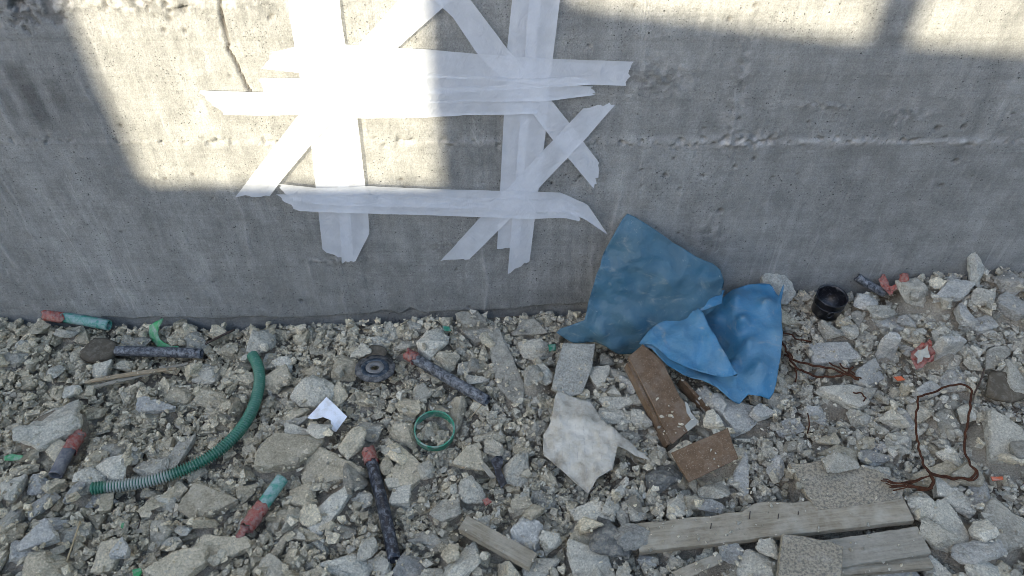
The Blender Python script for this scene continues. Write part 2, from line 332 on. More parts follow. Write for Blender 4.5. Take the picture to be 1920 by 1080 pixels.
# ------------------------------------------------------------------ the concrete wall
def build_wall():
    xs = np.concatenate([np.linspace(-6, -1.95, 40)[:-1], np.arange(-1.95, 1.95, 0.0045), np.linspace(1.95, 6, 40)])
    zs = np.concatenate([np.linspace(-0.3, -0.08, 6)[:-1], np.arange(-0.08, 1.14, 0.0045), np.linspace(1.14, 2.6, 30)])
    x, z = np.meshgrid(xs, zs, indexing='ij'); h = np.zeros_like(x); white = np.zeros_like(x); dark = np.zeros_like(x); tone = np.ones_like(x)
    h += 0.006 * fbm(xz3(x, z, 3), 3, 1) + 0.0022 * fbm(xz3(x, z, 30), 4, 2) + 0.0016 * fbm(xz3(x, z, 90, 6), 3, 3)
    zs_ = on_wall(960, 266).z
    wob = zs_ + 0.006 * fbm(xz3(x, z * 0, 6), 3, 4); wid = 0.006 + 0.009 * vnoise(xz3(x, z * 0, 5), 8)
    rel = (z - wob) / wid; amp = np.clip(0.2 + 1.5 * vnoise(xz3(x, z * 0, 9), 6), 0, 1) * np.clip(0.55 + 0.35 * x, 0.25, 1)
    rid = np.exp(-rel ** 2) * amp; rough = fbm(xz3(x, z, 85), 3, 7)
    h += rid * (0.0025 + 0.007 * rough); white += rid * (.25 + .5 * vnoise(xz3(x, z, 60), 95))
    h -= 0.010 * np.clip(-rough - 0.12, 0, 1) * 6 * np.exp(-(rel * 0.8) ** 2)
    for (v, a) in ((72, 0.0006), (143, 0.0004), (183, 0.0004)):    # formwork board joints
        zz = on_wall(500, v).z; h += a * np.tanh((z - zz) / 0.002) + 0.0008 * np.exp(-((z - zz) / 0.003) ** 2) * vnoise(xz3(x, z, 25), 12)
    r2 = np.random.default_rng(3)
    for k in range(120):                                                           # drips and trowel ridges
        xc, zc, L, wd, a = r2.uniform(-1.9, 1.9), r2.uniform(0.0, 1.1), r2.uniform(0.08, 0.42), r2.uniform(.0030, .007), r2.uniform(-.0016, .0024)
        i0, i1 = np.searchsorted(xs, (xc - .035, xc + .035)); w_ = slice(i0, i1); X_, Z_ = x[w_], z[w_]
        m = np.exp(-((X_ - xc - 0.006 * np.sin(Z_ * 25 + k)) / wd) ** 2) * np.clip((L / 2 - np.abs(Z_ - zc)) / 0.04, 0, 1)
        h[w_] += a * m; white[w_] += np.clip(a * 150, 0, .32) * m
    for (u, v, ru, rv, a) in ((620, 490, .10, .012, .008), (830, 462, .05, .02, .006), (1235, 150, .10, .06, .006), (1540, 198, .06, .010, .014), (1390, 130, .03, .16, .005),
                              (1700, 215, .07, .03, .005), (1330, 440, .05, .05, .004), (100, 10, .35, .02, .004), (330, 5, .3, .025, .004), (1400, 262, .08, .03, .012)):
        p = on_wall(u, v); m = np.exp(-((x - p.x) / ru) ** 2 - ((z - p.z) / rv) ** 2)
        h += .6 * m * a * (0.3 + 2.4 * fbm(xz3(x, z, 95), 3, 20)); white += m * np.clip(fbm(xz3(x, z, 60), 3, 21) * 3, 0, .35); tone *= 1 - 0.22 * m * (vnoise(xz3(x, z, 50), 22) > .45)
    for k in range(130):                                                          # air holes
        xc, zc, r = r2.uniform(-1.9, 1.9), r2.uniform(0, 1.12), r2.uniform(.0026, .0050) * (1.5 if r2.random() < .12 else 1)
        if r2.random() < .35: zc = r2.uniform(.9, 1.12) if xc < 0 else r2.uniform(.5, .7)
        i0, i1 = np.searchsorted(xs, (xc - .03, xc + .03)); w_ = slice(i0, i1)
        m = np.exp(-(((x[w_] - xc) / r) ** 2 + ((z[w_] - zc) / (r * r2.uniform(.6, 1.3))) ** 2) ** 1.5); h[w_] -= 0.006 * m; dark[w_] = np.maximum(dark[w_], m * .6)
    # broken-out honeycomb along the top left
    zt = on_wall(250, 14).z; reg = np.exp(-((z - zt) / .055) ** 2) * np.clip((-.35 - x) / .1, 0, 1); fb = fbm(xz3(x, z, 42, 34), 4, 31)
    m = np.clip((fb - .30 + .16 * reg) / .03, 0, 1) * (reg > .15); h -= 0.0035 * m; dark = np.maximum(dark, .42 * m)
    for (u, v, r) in ((345, 18, .014), (25, 10, .016)):
        p = on_wall(u, v); q = ((x - p.x) / r) ** 2 + ((z - p.z) / (r * .7)) ** 2 + 5 * fbm(xz3(x, z, 70), 3, 33)
        m = np.clip((1 - q) * 3, 0, 1); h -= 0.010 * m; dark = np.maximum(dark, .35 * m)
    # crack
    cr = [(408, -40), (412, 0), (418, 40), (424, 62), (430, 85), (426, 90), (440, 112), (452, 138), (463, 163), (470, 172)]
    P = [on_wall(u, v) for u, v in cr]; dmin = np.full(x.shape, 9.0)
    for a, b in zip(P[:-1], P[1:]):
        ex, ez = b.x - a.x, b.z - a.z; t = np.clip(((x - a.x) * ex + (z - a.z) * ez) / (ex * ex + ez * ez), 0, 1)
        dmin = np.minimum(dmin, np.hypot(x - a.x - t * ex, z - a.z - t * ez))
    m = np.exp(-(dmin / (0.0028 + 0.002 * fbm(xz3(x, z, 40), 2, 40))) ** 2); h -= 0.012 * m; dark = np.maximum(dark, np.clip(m * 1.2, 0, .95))
    # greasy smudge
    p = on_wall(485, 535); m = np.exp(-((x - p.x) / .022) ** 2 - ((z - p.z) / .035) ** 2) * np.clip(.6 + 2 * fbm(xz3(x, z, 30), 3, 50), 0, 1); dark = np.maximum(dark, .32 * m)
    # dark lime-washed panes at the far left and pale runs
    for (u0, v0, u1, v1, wd) in ((25, 110, 75, 240, .03), (55, 150, 85, 250, .02), (5, 160, 40, 240, .012), (90, 140, 130, 230, .02)):
        a, b = on_wall(u0, v0), on_wall(u1, v1); m = np.exp(-((x - (a.x + b.x) / 2) / wd) ** 4) * np.clip((a.z - z) / .02, 0, 1) * np.clip((z - b.z) / .04, 0, 1)
        tone *= 1 - .30 * m
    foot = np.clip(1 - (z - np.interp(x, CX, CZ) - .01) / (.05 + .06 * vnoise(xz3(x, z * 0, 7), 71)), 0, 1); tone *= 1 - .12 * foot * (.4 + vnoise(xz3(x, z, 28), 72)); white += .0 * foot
    tone *= 1.07 + .30 * fbm(xz3(x, z, 2.2, 1.5), 4, 90) + .14 * fbm(xz3(x, z, 22, 2.0), 3, 91)
    # undercut, chipped lower edge
    edge = np.interp(x, CX, CZ) + 0.014 + 0.02 * fbm(xz3(x, z * 0, 10), 4, 60)
    cp = on_wall(772, 588); edge = edge + 0.028 * np.exp(-((x - cp.x) / .022) ** 2) + 0.012 * np.exp(-((x - cp.x + .09) / .03) ** 2)
    und = np.clip((edge - z) / 0.006, 0, 1) * (x > -1.25) * (x < .35); h -= 0.013 * und
    V = np.stack([x, -h, z], -1).reshape(-1, 3); n = len(V); ii = np.arange(n).reshape(x.shape); F = grid_faces(ii)
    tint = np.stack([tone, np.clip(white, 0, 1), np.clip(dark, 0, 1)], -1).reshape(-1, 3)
    # solid body behind the face
    ring = np.concatenate([ii[:, 0], ii[-1, 1:], ii[::-1, -1][1:], ii[0, ::-1][1:-1]]); back = V[ring].copy(); back[:, 1] = 0.35
    bi = n + np.arange(len(ring)); nx = np.roll(np.arange(len(ring)), -1)
    F = np.concatenate([F, np.stack([ring[nx], ring, bi, bi[nx]], -1)])
    V = np.concatenate([V, back]); tint = np.concatenate([tint, np.tile([1, 0, 0], (len(ring), 1))])
    o = link("concrete_wall", mesh_np("concrete_wall", V, F, M_WALL, True, tint))
    tag(o, "long cast grey concrete wall with a rough seam, a crack and sunlit patches", "wall")
build_wall()

# unseen caster added behind the camera, shaped to throw the wall's shadow edges
def build_shade_wall():
    YC = -5.2; t = -YC / -S.y; sx, sz = S.x * t, S.z * t
    root = empty("unseen_shade_wall", (0, YC, 0))
    def q(u, v): p = on_wall(u, v); return p.x + sx, p.z + sz
    def slab(name, pts, th=.14):
        n = len(pts); V = [(x, YC, z) for x, z in pts] + [(x, YC - th, z) for x, z in pts]
        F = [tuple(range(n))[::-1], tuple(range(n, 2 * n))] + [(k, (k + 1) % n, n + (k + 1) % n, n + k) for k in range(n)]
        me = mesh_np(name, V, F, M_WALL, False, np.tile([.9, 0, 0], (2 * n, 1))); part(name, me, root)
    xl, _ = q(130, 170); xr, _ = q(806, 170); _, zb = q(500, 343)
    (xa, za), (xb, zb2), (xc, zc) = q(1060, 2), q(1560, 67), q(1920, 95)
    p0, _ = q(1643, 20); p1, _ = q(1676, 20)
    slab("shade_base", [(-8, -.3), (xr, -.3), (xr, zb), (xl, zb), (-8, zb)])
    slab("shade_pier", [(-8, zb + .003), (xl, zb + .003), (xl - .02, zb + 1.6), (-8, zb + 1.6)])
    slab("shade_upper", [(xr + .003, -.3), (8, -.3), (8, zc), (xc, zc), (xb, zb2), (xa, za), (xa - .1, za + .1), (xa - .1, za + .5), (xr + .003, za + .5)])
    slab("shade_post", [(p0, zc - .2), (p1, zc - .2), (p1 , zc + 1.2), (p0 , zc + 1.2)], .1)
    tag(root, "unseen wall added behind the camera to shade the taped wall", "wall")
build_shade_wall()

# ------------------------------------------------------------------ white tape on the wall
def ribbon(A_, B_, y, lift=0.0024, n=70, m=9, seed=0, torn=0.006):
    def rs(P):
        P = np.array(P, float); s = np.r_[0, np.cumsum(np.hypot(*np.diff(P, axis=0).T))]; t = np.linspace(0, s[-1], n)
        return np.stack([np.interp(t, s, P[:, 0]), np.interp(t, s, P[:, 1])], -1)
    a, b = rs(A_), rs(B_); V = []
    r2 = np.random.default_rng(seed); j0, j1 = r2.uniform(-1, 1, m), r2.uniform(-1, 1, m)
    for i in range(n):
        for k in range(m):
            f = k / (m - 1); p = a[i] * (1 - f) + b[i] * f; q = on_wall(*p)
            if i in (0, n - 1):
                d = on_wall(*(a[1] * (1 - f) + b[1] * f)) - q if i == 0 else q - on_wall(*(a[n - 2] * (1 - f) + b[n - 2] * f))
                d.normalize(); q += d * torn * float((j0 if i == 0 else j1)[k])
            wv = mnoise.noise(Vector((q.x * 11, q.z * 11, seed * 3.1))) + .6 * mnoise.noise(Vector((q.x * 34, q.z * 34, seed * 7.7))) + 1.6 * max(0, .12 - abs(mnoise.noise(Vector((q.x * 16, q.z * 16, seed * 5.3))))) / .12 * max(0, mnoise.noise(Vector((q.x * 5, q.z * 5, seed * 2.3))))
            V.append((q.x, y - lift * (0.4 + abs(wv)) - (0.0012 if k in (0, m - 1) else 0), q.z))
    return V, grid_faces(np.arange(n * m).reshape(n, m))
TG = "white tape strips forming a hash shape on the wall"
strips = [
 ("broad lower-left vertical tape strip, outer one of the doubled pair", [(540, -60), (545, 30), (585, 270), (606, 466)], [(622, -60), (626, 30), (650, 270), (664, 488)]),
 ("inner tape strip of the doubled left vertical, rounded bottom corner", [(592, -60), (600, 20), (628, 230), (642, 489)], [(634, -60), (641, 30), (672, 225), (690, 380), (694, 432), (668, 484)]),
 ("left tape strip of the doubled right vertical with shorter square end", [(966, -60), (950, 95), (945, 210), (932, 464)], [(1022, -60), (1002, 110), (987, 270), (974, 456)]),
 ("right tape strip of the doubled right vertical, hanging lowest", [(996, -60), (984, 100), (972, 270), (952, 508)], [(1056, -60), (1036, 105), (1022, 250), (993, 482)]),
 ("tape strip slanting from top centre down to the lower left", [(790, -48), (745, 0), (680, 72), (560, 212), (445, 362)], [(880, -48), (836, 5), (745, 86), (580, 272), (530, 332), (508, 362)]),
 ("tape strip slanting from top centre down to the right", [(782, -45), (822, 2), (850, 27), (893, 92), (980, 182), (1035, 255), (1114, 349)], [(846, -50), (887, 0), (952, 87), (1000, 140), (1065, 222), (1124, 301)]),
 ("short tape strip slanting up to the right across the right vertical", [(1094, 196), (1065, 226), (1012, 282), (900, 402), (826, 483)], [(1154, 188), (1095, 256), (1008, 348), (950, 410), (882, 478)]),
 ("topmost horizontal tape strip with the farthest-reaching torn right end", [(512, 92), (560, 80), (650, 77), (800, 86), (900, 95), (1035, 104), (1187, 109)], [(497, 122), (560, 130), (650, 133), (800, 139), (900, 143), (1035, 150), (1172, 154)]),
 ("creased second horizontal tape strip from the top", [(489, 140), (640, 138), (800, 133), (1000, 140), (1086, 135)], [(495, 172), (640, 174), (800, 170), (1000, 158), (1105, 152)]),
 ("third horizontal tape strip with pointed end reaching farthest left", [(375, 162), (500, 166), (640, 164), (800, 158), (1000, 152), (1106, 154)], [(424, 208), (500, 209), (640, 207), (800, 186), (960, 183), (1035, 181), (1113, 171)]),
 ("lowest of the four upper horizontal tape strips, ending at right vertical", [(556, 182), (660, 180), (800, 180), (960, 183), (1012, 185)], [(560, 206), (660, 214), (790, 213), (870, 208), (950, 207), (1006, 205)]),
 ("lower horizontal tape strip with its right end drooping to a point", [(524, 336), (600, 344), (690, 340), (800, 345), (940, 349), (1050, 352), (1100, 374), (1138, 430)], [(548, 366), (600, 374), (690, 378), (800, 380), (900, 384), (1000, 388), (1060, 388), (1096, 402), (1136, 430)]),
 ("lower horizontal tape strip lying under its twin, notched left end", [(518, 355), (600, 357), (690, 356), (800, 360), (940, 362), (1060, 366), (1080, 376)], [(562, 386), (600, 388), (690, 391), (800, 394), (900, 398), (1000, 401), (1060, 399), (1088, 406)]),
]
for k, (lab, a, b) in enumerate(strips):
    V, F = ribbon(a, b, -0.0065 - 0.0010 * k, seed=k + 1)
    o = link("tape_strip", mesh_np("tape_strip", V, F, M_TAPE)); tag(o, lab, "tape", TG)

# ------------------------------------------------------------------ stones
def ico(sub):
    bm = bmesh.new(); bmesh.ops.create_icosphere(bm, subdivisions=sub, radius=1.0)
    V = np.array([v.co for v in bm.verts]); F = np.array([[v.index for v in f.verts] for f in bm.faces]); bm.free()
    return V / np.linalg.norm(V, axis=1)[:, None], F
def rock(sub, seed, planes=11, rough=0.10, slab=False):
    D, F = ico(sub); r2 = np.random.default_rng(seed); r = np.full(len(D), 1.15)
    N = r2.normal(size=(planes, 3)); N /= np.linalg.norm(N, axis=1)[:, None]; dd = r2.uniform(.50, .92, planes)
    if slab: N = np.vstack([N, [[0, 0, 1], [0, 0, -1]] + r2.normal(size=(2, 3)) * .05]); dd = np.r_[dd, .6, .6]
    for n, d in zip(N, dd):
        c = D @ n; r = np.where(c > .05, np.minimum(r, d / np.maximum(c, .05)), r)
    V = D * r[:, None]
    o = r2.uniform(0, 50, 3)
    V = V * (1 + rough * .55 * fbm(D * 1.7 + o, 2, seed)[:, None] + rough * 1.5 * fbm(V * 5 + o, 3, seed + 3)[:, None])
    if sub >= 4: V = V + D * (0.075 * fbm(D * 13 + o, 3, seed + 9))[:, None]
    V -= (V.max(0) + V.min(0)) / 2; V /= np.abs(V).max(0)
    return V, F
def hull(seed, k=13):
    r2 = np.random.default_rng(seed); bm = bmesh.new()
    P = r2.normal(size=(k, 3)); P /= np.linalg.norm(P, axis=1)[:, None]; P *= r2.uniform(.75, 1.0, (k, 1))
    for p in P: bm.verts.new(p)
    ch = bmesh.ops.convex_hull(bm, input=bm.verts)
    bmesh.ops.delete(bm, geom=[e for e in ch["geom_interior"] if isinstance(e, bmesh.types.BMVert)], context='VERTS')
    bmesh.ops.triangulate(bm, faces=bm.faces[:]); bm.verts.index_update()
    V = np.array([v.co for v in bm.verts]); F = np.array([[v.index for v in f.verts] for f in bm.faces]); bm.free()
    V -= (V.max(0) + V.min(0)) / 2; V /= np.abs(V).max(0); return V, F
def fractured(seed, k, slab=False, cuts=6, amp=.035):
    r2 = np.random.default_rng(seed); bm = bmesh.new()
    if slab:
        n = int(r2.integers(5, 8)); th = np.sort(r2.uniform(0, 2 * math.pi, n) * .35 + np.arange(n) / n * 2 * math.pi * .9); rad = r2.uniform(.72, 1.0, n); P = []
        for t, q in zip(th, rad):
            P.append((q * math.cos(t), q * math.sin(t), 1 + r2.normal() * .08)); q2 = q * r2.uniform(.8, 1.12); P.append((q2 * math.cos(t + .08), q2 * math.sin(t + .08), -1 + r2.normal() * .1))
    else:
        P = r2.normal(size=(k, 3)); P /= (np.abs(P) ** 3).sum(1)[:, None] ** (1 / 3); P = P * r2.uniform(.72, 1.0, (k, 1))
    for p in P: bm.verts.new(p)
    ch = bmesh.ops.convex_hull(bm, input=bm.verts)
    bmesh.ops.delete(bm, geom=[e for e in ch["geom_interior"] if isinstance(e, bmesh.types.BMVert)], context='VERTS')
    bmesh.ops.triangulate(bm, faces=bm.faces[:])
    if cuts:
        bmesh.ops.subdivide_edges(bm, edges=bm.edges[:], cuts=cuts, use_grid_fill=True); bmesh.ops.triangulate(bm, faces=bm.faces[:])
    for _ in range(2 if cuts >= 6 else 0): bmesh.ops.smooth_vert(bm, verts=bm.verts[:], factor=.5, use_axis_x=True, use_axis_y=True, use_axis_z=True)
    bm.normal_update(); bm.verts.index_update()
    V = np.array([v.co for v in bm.verts]); N = np.array([v.normal for v in bm.verts]); F = np.array([[v.index for v in f.verts] for f in bm.faces]); bm.free()
    if cuts:
        o = r2.uniform(0, 50, 3); V = V + N * (amp * 1.6 * fbm(V * 2.2 + o, 2, seed) + amp * 3.6 * fbm(V * 6 + o, 3, seed + 5) - amp * 1.2 * np.clip(fbm(V * 3.5 + o, 2, seed + 8) - .08, 0, 1) * 4)[:, None]
    V -= (V.max(0) + V.min(0)) / 2; V /= np.abs(V).max(0); return V, F
CH = [fractured(100 + k, 11 + k % 5, False, 8, .05) for k in range(22)]
SL = [fractured(200 + k, 0, True, 8, .04) for k in range(16)]
MID = [fractured(300 + k, 9 + k % 4, k % 3 == 0, 2, .05) for k in range(40)]; MID3 = [fractured(300 + k, 9 + k % 4, k % 3 == 0, 6, .05) for k in range(40)]
SM = [fractured(400 + k, 8 + k % 4, k % 3 == 0, 0) for k in range(40)]
HU = [hull(500 + k, 8 + k % 4) for k in range(40)]
CHM = [mesh_np("concrete_chunk", V, F, M_STONE, False) for V, F in CH]; SLM = [mesh_np("flat_chunk", V, F, M_STONE, False) for V, F in SL]
MIDM = [mesh_np("concrete_lump", V, F, M_STONE, False) for V, F in MID3]

def tint(x, r2):
    t = np.clip(0.62 - 0.42 * x + r2.normal() * .35, 0, 1)
    c = np.array([.51, .475, .392]) * (1 - t) + np.array([.59, .505, .352]) * t
    return c * np.clip(r2.normal(1.0, .22), .5, 1.4)
def footprint(x, y, a, b, yaw):
    m = max(a, b); i0, j0 = cell(x - m, y - m); i1, j1 = cell(x + m, y + m)
    X, Y = gx[i0:i1 + 1, j0:j1 + 1] - x, gy[i0:i1 + 1, j0:j1 + 1] - y
    c, s = math.cos(yaw), math.sin(yaw); q = ((X * c + Y * s) / a) ** 2 + ((-X * s + Y * c) / b) ** 2
    return (slice(i0, i1 + 1), slice(j0, j1 + 1)), q
def drop(x, y, a, b, c, yaw, sink=0.0, pct=80):
    sl, q = footprint(x, y, a, b, yaw); m = q < .92
    if not m.any():
        i, j = cell(x, y); z = H[i, j] + c * .5; H[i, j] = max(H[i, j], z + c * .6); return z
    e = c * np.sqrt(1 - q[m]); srt = np.sort(H[sl][m] + e * .85); z = srt[int((len(srt) - 1) * pct / 100)] - sink
    h = H[sl]; h[m] = np.maximum(h[m], z + e * .92); return z
def rot(yaw, tx, ty): return Matrix.Rotation(ty, 3, 'Y') @ Matrix.Rotation(tx, 3, 'X') @ Matrix.Rotation(yaw, 3, 'Z')
BITS = {}                                           # layer -> list of (variant, loc, scale, R, tint)
def scatter(n, smin, smax, lib, layer, x0, x1, y0, y1, pct=75, tries=3, mask=None, power=2.0, sink=.1, flat=.75, dark=1.0):
    out = BITS.setdefault(layer, [])
    for _ in range(n):
        s = smin + (smax - smin) * rng.random() ** power; best = None
        for _t in range(tries):
            x, y = rng.uniform(x0, x1), rng.uniform(y0, y1); i, j = cell(x, y)
            if mask is not None and mask[i, j]: continue
            hh = H[i, j] - GR[i, j]
            if best is None or hh < best[0]: best = (hh, x, y)
        if best is None: continue
        _, x, y = best; y = min(y, -s * .8)
        a, b, c = s * rng.uniform(.95, 1.35), s * rng.uniform(.7, 1.0), s * rng.uniform(.45, .85) * flat / .75
        yaw = rng.uniform(0, 6.283); z = drop(x, y, a, b, c, yaw, sink * c, pct)
        out.append((int(rng.integers(len(lib))), (x, y, z), (a, b, c), np.array(rot(yaw, rng.normal(0, .22), rng.normal(0, .22))), tint(x, rng) * dark, s))

# layer one: the bed beneath everything
scatter(4200, .008, .019, HU, 'bed', -1.75, 1.75, -1.02, 0, tries=2, power=1.5, dark=1.0)
scatter(1100, .010, .026, HU, 'bed', -2.35, 2.35, -1.75, 0, tries=2)

# the stones one can pick out: u, v, width px, height px, angle deg (picture), kind, tone, label
STONES = [
 (97,795,98,92,20,'c','p',"largest pale pitted chunk, above the grey pipe stub with red tape"),(20,663,44,28,0,'c','g',0),(37,637,26,42,80,'c','p',0),(124,622,38,20,0,'c','p',0),(253,634,46,30,0,'c','g',0),(360,626,46,34,0,'c','g',0),(385,690,42,38,0,'c','p',0),
 (288,755,72,26,-12,'s','b',"thin bluish smooth flake under the grey wood splinters"),(332,730,46,36,0,'c','t',0),(187,690,36,36,0,'c','p',0),(165,763,42,30,0,'c','t',0),(393,732,52,34,-10,'c','t',0),(95,690,30,30,0,'c','p',0),(132,725,30,30,30,'c','p',0),
 (490,630,42,50,0,'c','p',0),(525,670,42,30,-20,'c','p',0),(590,728,58,62,-40,'c','p',"triangular pale chunk above the white card"),(636,730,28,44,70,'c','t',0),(648,676,44,46,0,'c','t',0),
 (812,632,54,62,10,'c','p',"big pale split chunk against the wall foot near the flap disc"),(690,645,28,30,0,'c','p',0),(516,700,52,44,10,'s','t',0),(765,750,44,38,0,'c','t',0),(692,795,46,44,0,'c','g',0),(758,806,50,46,0,'c','t',0),(852,762,32,66,70,'c','t',0),(822,756,34,28,0,'c','t',0),(896,614,50,28,0,'s','g',0),
 (948,668,42,150,-76,'s','g',"long grey slab standing on edge between wall and cloth"),(705,626,34,24,-20,'c','p',0),(835,676,28,22,0,'c','g',0),(872,678,26,26,0,'c','p',0),(895,700,38,20,10,'c','p',0),(545,772,62,24,12,'s','t',0),(552,786,50,14,12,'s','g',0),(560,805,54,36,0,'c','p',0),
 (1022,690,38,52,70,'c','p',0),(992,600,62,28,-5,'s','g',0),(1012,640,66,36,15,'c','p',0),(1000,712,32,42,0,'c','g',0),(1125,700,42,38,0,'s','p',0),(1163,690,36,22,0,'c','p',0),(1160,742,60,36,-20,'s','p',0),(1155,770,62,30,0,'c','p',0),(1188,705,34,38,30,'c','b',0),(1200,775,26,44,-60,'c','p',0),(1140,660,24,20,0,'c','p',0),(1195,740,24,22,0,'c','g',0),
 (1388,772,96,56,-8,'s','b',"broad bluish flat slab half under the brighter blue bag"),(1325,735,34,34,0,'c','b',0),(1345,755,30,34,0,'c','b',0),(1430,770,44,28,0,'s','b',0),
 (1408,528,40,22,-20,'s','g',0),(1622,568,36,34,60,'c','b',0),(1795,502,48,18,15,'s','b',0),(1788,543,84,32,32,'s','b',0),(1897,517,44,42,0,'c','b',0),(1903,562,56,46,0,'s','b',0),
 (1825,551,30,22,0,'c','p',0),(1815,578,30,40,80,'s','b',0),(1662,648,32,70,82,'s','b',"narrow upright slab beside the red-edged wrapper"),(1568,650,78,46,-10,'s','b',0),(1630,686,50,52,0,'s','b',0),(1668,598,66,28,-8,'s','b',0),(1586,733,84,44,5,'s','p',"broad pale smooth stone by the rusty wire bundle"),(1745,722,58,28,15,'s','b',0),(1797,697,42,40,0,'c','b',0),(1770,655,42,66,80,'s','b',0),(1872,656,62,28,30,'s','g',0),(1562,614,40,32,0,'c','g',0),(1650,592,46,28,10,'c','g',0),(1710,645,26,26,0,'c','b',0),(1850,590,44,30,0,'s','b',0),(1720,540,60,50,20,'c','g',0),
 (66,826,44,30,10,'c','p',0),(205,842,46,42,0,'c','g',0),(211,877,48,46,0,'c','p',0),(168,890,50,52,0,'c','p',0),(280,875,58,42,0,'c','p',0),(90,852,30,32,50,'c','t',0),(40,872,48,26,10,'c','t',0),(70,900,36,34,0,'c','b',0),(240,845,30,26,0,'c','p',0),(335,835,24,70,76,'s','g',0),
 (30,1022,60,66,30,'c','b',0),(72,1012,44,56,-50,'s','b',"smooth bluish wedge in the bottom left corner"),(85,1055,80,60,10,'c','t',0),(8,965,36,62,80,'c','p',0),(16,908,42,46,0,'c','p',0),(385,935,88,56,-18,'s','t',"tan jagged slab just below the corrugated hose"),(398,1016,118,48,20,'s','t',"long rough slab below the red end of the green pipe"),(330,1058,100,54,20,'s','t',0),(195,1027,46,60,65,'s','t',0),(95,975,56,34,0,'c','b',0),(228,1024,30,32,0,'s','b',0),(310,1006,42,24,-5,'c','p',0),(340,985,30,20,0,'c','p',0),(72,935,30,54,60,'c','b',0),(135,990,48,30,30,'c','p',0),(178,925,62,28,-5,'s','b',0),(300,930,38,30,0,'c','p',0),(145,925,40,22,30,'s','b',0),
 (540,838,116,66,40,'s','t',"big flat slab with dark edge below the white card"),(625,860,108,66,12,'s','t',"broad tan slab left of the red end of the long black pipe"),(617,938,58,88,80,'s','p',0),(565,922,48,50,0,'c','t',0),(765,872,62,58,20,'s','t',0),(752,915,40,46,60,'s','p',0),(665,895,44,50,0,'c','g',0),(600,812,40,30,0,'c','p',0),
 (645,1056,92,46,12,'c','p',"large rounded boulder-like chunk at the bottom centre"),(708,1056,42,40,0,'s','g',0),(770,1050,54,42,-10,'c','b',0),(797,1000,58,36,0,'c','g',0),(682,925,28,30,0,'c','p',0),(880,910,52,48,0,'c','p',0),(882,850,54,40,-10,'s','t',0),(872,1052,50,96,60,'c','p',0),(905,970,48,38,30,'c','p',0),(640,985,44,32,0,'c','g',0),(690,1026,28,40,80,'c','p',0),(815,1072,58,36,0,'c','p',0),(575,990,34,28,0,'c','t',0),(552,1016,30,28,0,'c','t',0),(800,878,30,34,0,'c','g',0),(520,1005,22,60,80,'s','t',0),(845,1040,30,34,0,'c','t',0),(835,950,54,40,0,'c','g',0),(725,870,26,34,0,'c','t',0),
 (970,868,48,62,60,'c','p',0),(988,992,58,64,30,'c','b',"triangular bluish chunk above the wooden batten's end"),(1032,1008,38,38,0,'c','p',0),(1110,955,72,38,0,'c','p',0),(1146,950,24,36,60,'c','p',0),(1170,958,26,56,-70,'c','g',0),(1147,1008,68,70,-20,'c','d',"dark-faced chunk at the left end of the long plank"),(1272,942,34,48,80,'c','p',0),(1247,882,62,52,0,'c','d',"smooth dark rounded pebble below the brown board"),(1196,958,30,30,0,'c','p',0),(1340,915,52,36,0,'c','g',0),(1332,938,48,30,-25,'c','b',0),(1396,872,34,76,-84,'s','b',"upright pale slab at the right of the brown board"),(1015,1058,62,36,0,'s','p',0),(1425,1056,68,58,-20,'c','p',0),(1382,1026,52,36,0,'c','b',0),(1440,1030,42,36,0,'c','p',0),(1112,1052,110,56,-30,'s','p',0),(1165,908,34,24,0,'c','p',0),(1025,915,24,28,0,'c','g',0),(1215,1035,30,28,0,'c','b',0),(1190,920,30,28,0,'c','g',0),(1000,965,36,26,0,'c','t',0),(1085,1000,44,28,0,'s','t',0),
 (1870,808,76,84,-50,'s','p',"big flat slab at the right edge beside the rusty loop"),(1790,977,92,84,-15,'s','p',"jagged pale slab right of the planks"),(1888,985,78,96,60,'s','g',0),(1843,914,34,56,80,'c','b',0),(1768,882,88,54,-5,'s','t',0),(1645,846,60,30,-5,'c','b',0),(1650,878,50,36,0,'c','p',0),(1566,886,58,38,0,'c','p',0),(1775,776,46,46,0,'c','g',0),(1727,950,40,56,-70,'c','p',0),(1748,1002,44,56,-60,'c','p',0),(1575,838,66,22,-12,'s','t',0),(1655,815,36,30,0,'c','b',0),(1808,772,36,32,0,'c','p',0),(1690,1072,94,40,-5,'s','b',0),(1830,1036,84,44,0,'c','b',0),(1766,1060,40,62,-70,'s','p',0),(1880,1066,60,44,0,'c','t',0),(1535,762,44,34,0,'c','b',0),(1485,785,44,30,20,'c','b',0),(1555,815,40,20,0,'s','t',0),(1690,835,36,24,0,'c','p',0),(1480,835,36,28,0,'c','g',0),(1460,865,30,44,80,'c','b',0),(1700,600,30,24,0,'c','b',0),(1905,700,50,60,40,'s','g',0),(1700,770,24,44,-70,'s','b',0),(1835,1000,40,40,0,'c','p',0),
]
TONE = {'p': (.65, .60, .485), 'g': (.46, .425, .345), 't': (.60, .515, .365), 'b': (.52, .495, .435), 'd': (.19, .185, .165)}
TW = {'p': 'pale', 'g': 'grey', 't': 'tan', 'b': 'bluish', 'd': 'dark'}
HERO = np.full((NX, NY), 9.0)
individuals = []                                   # (object, tone word, shape word, label or 0, size)
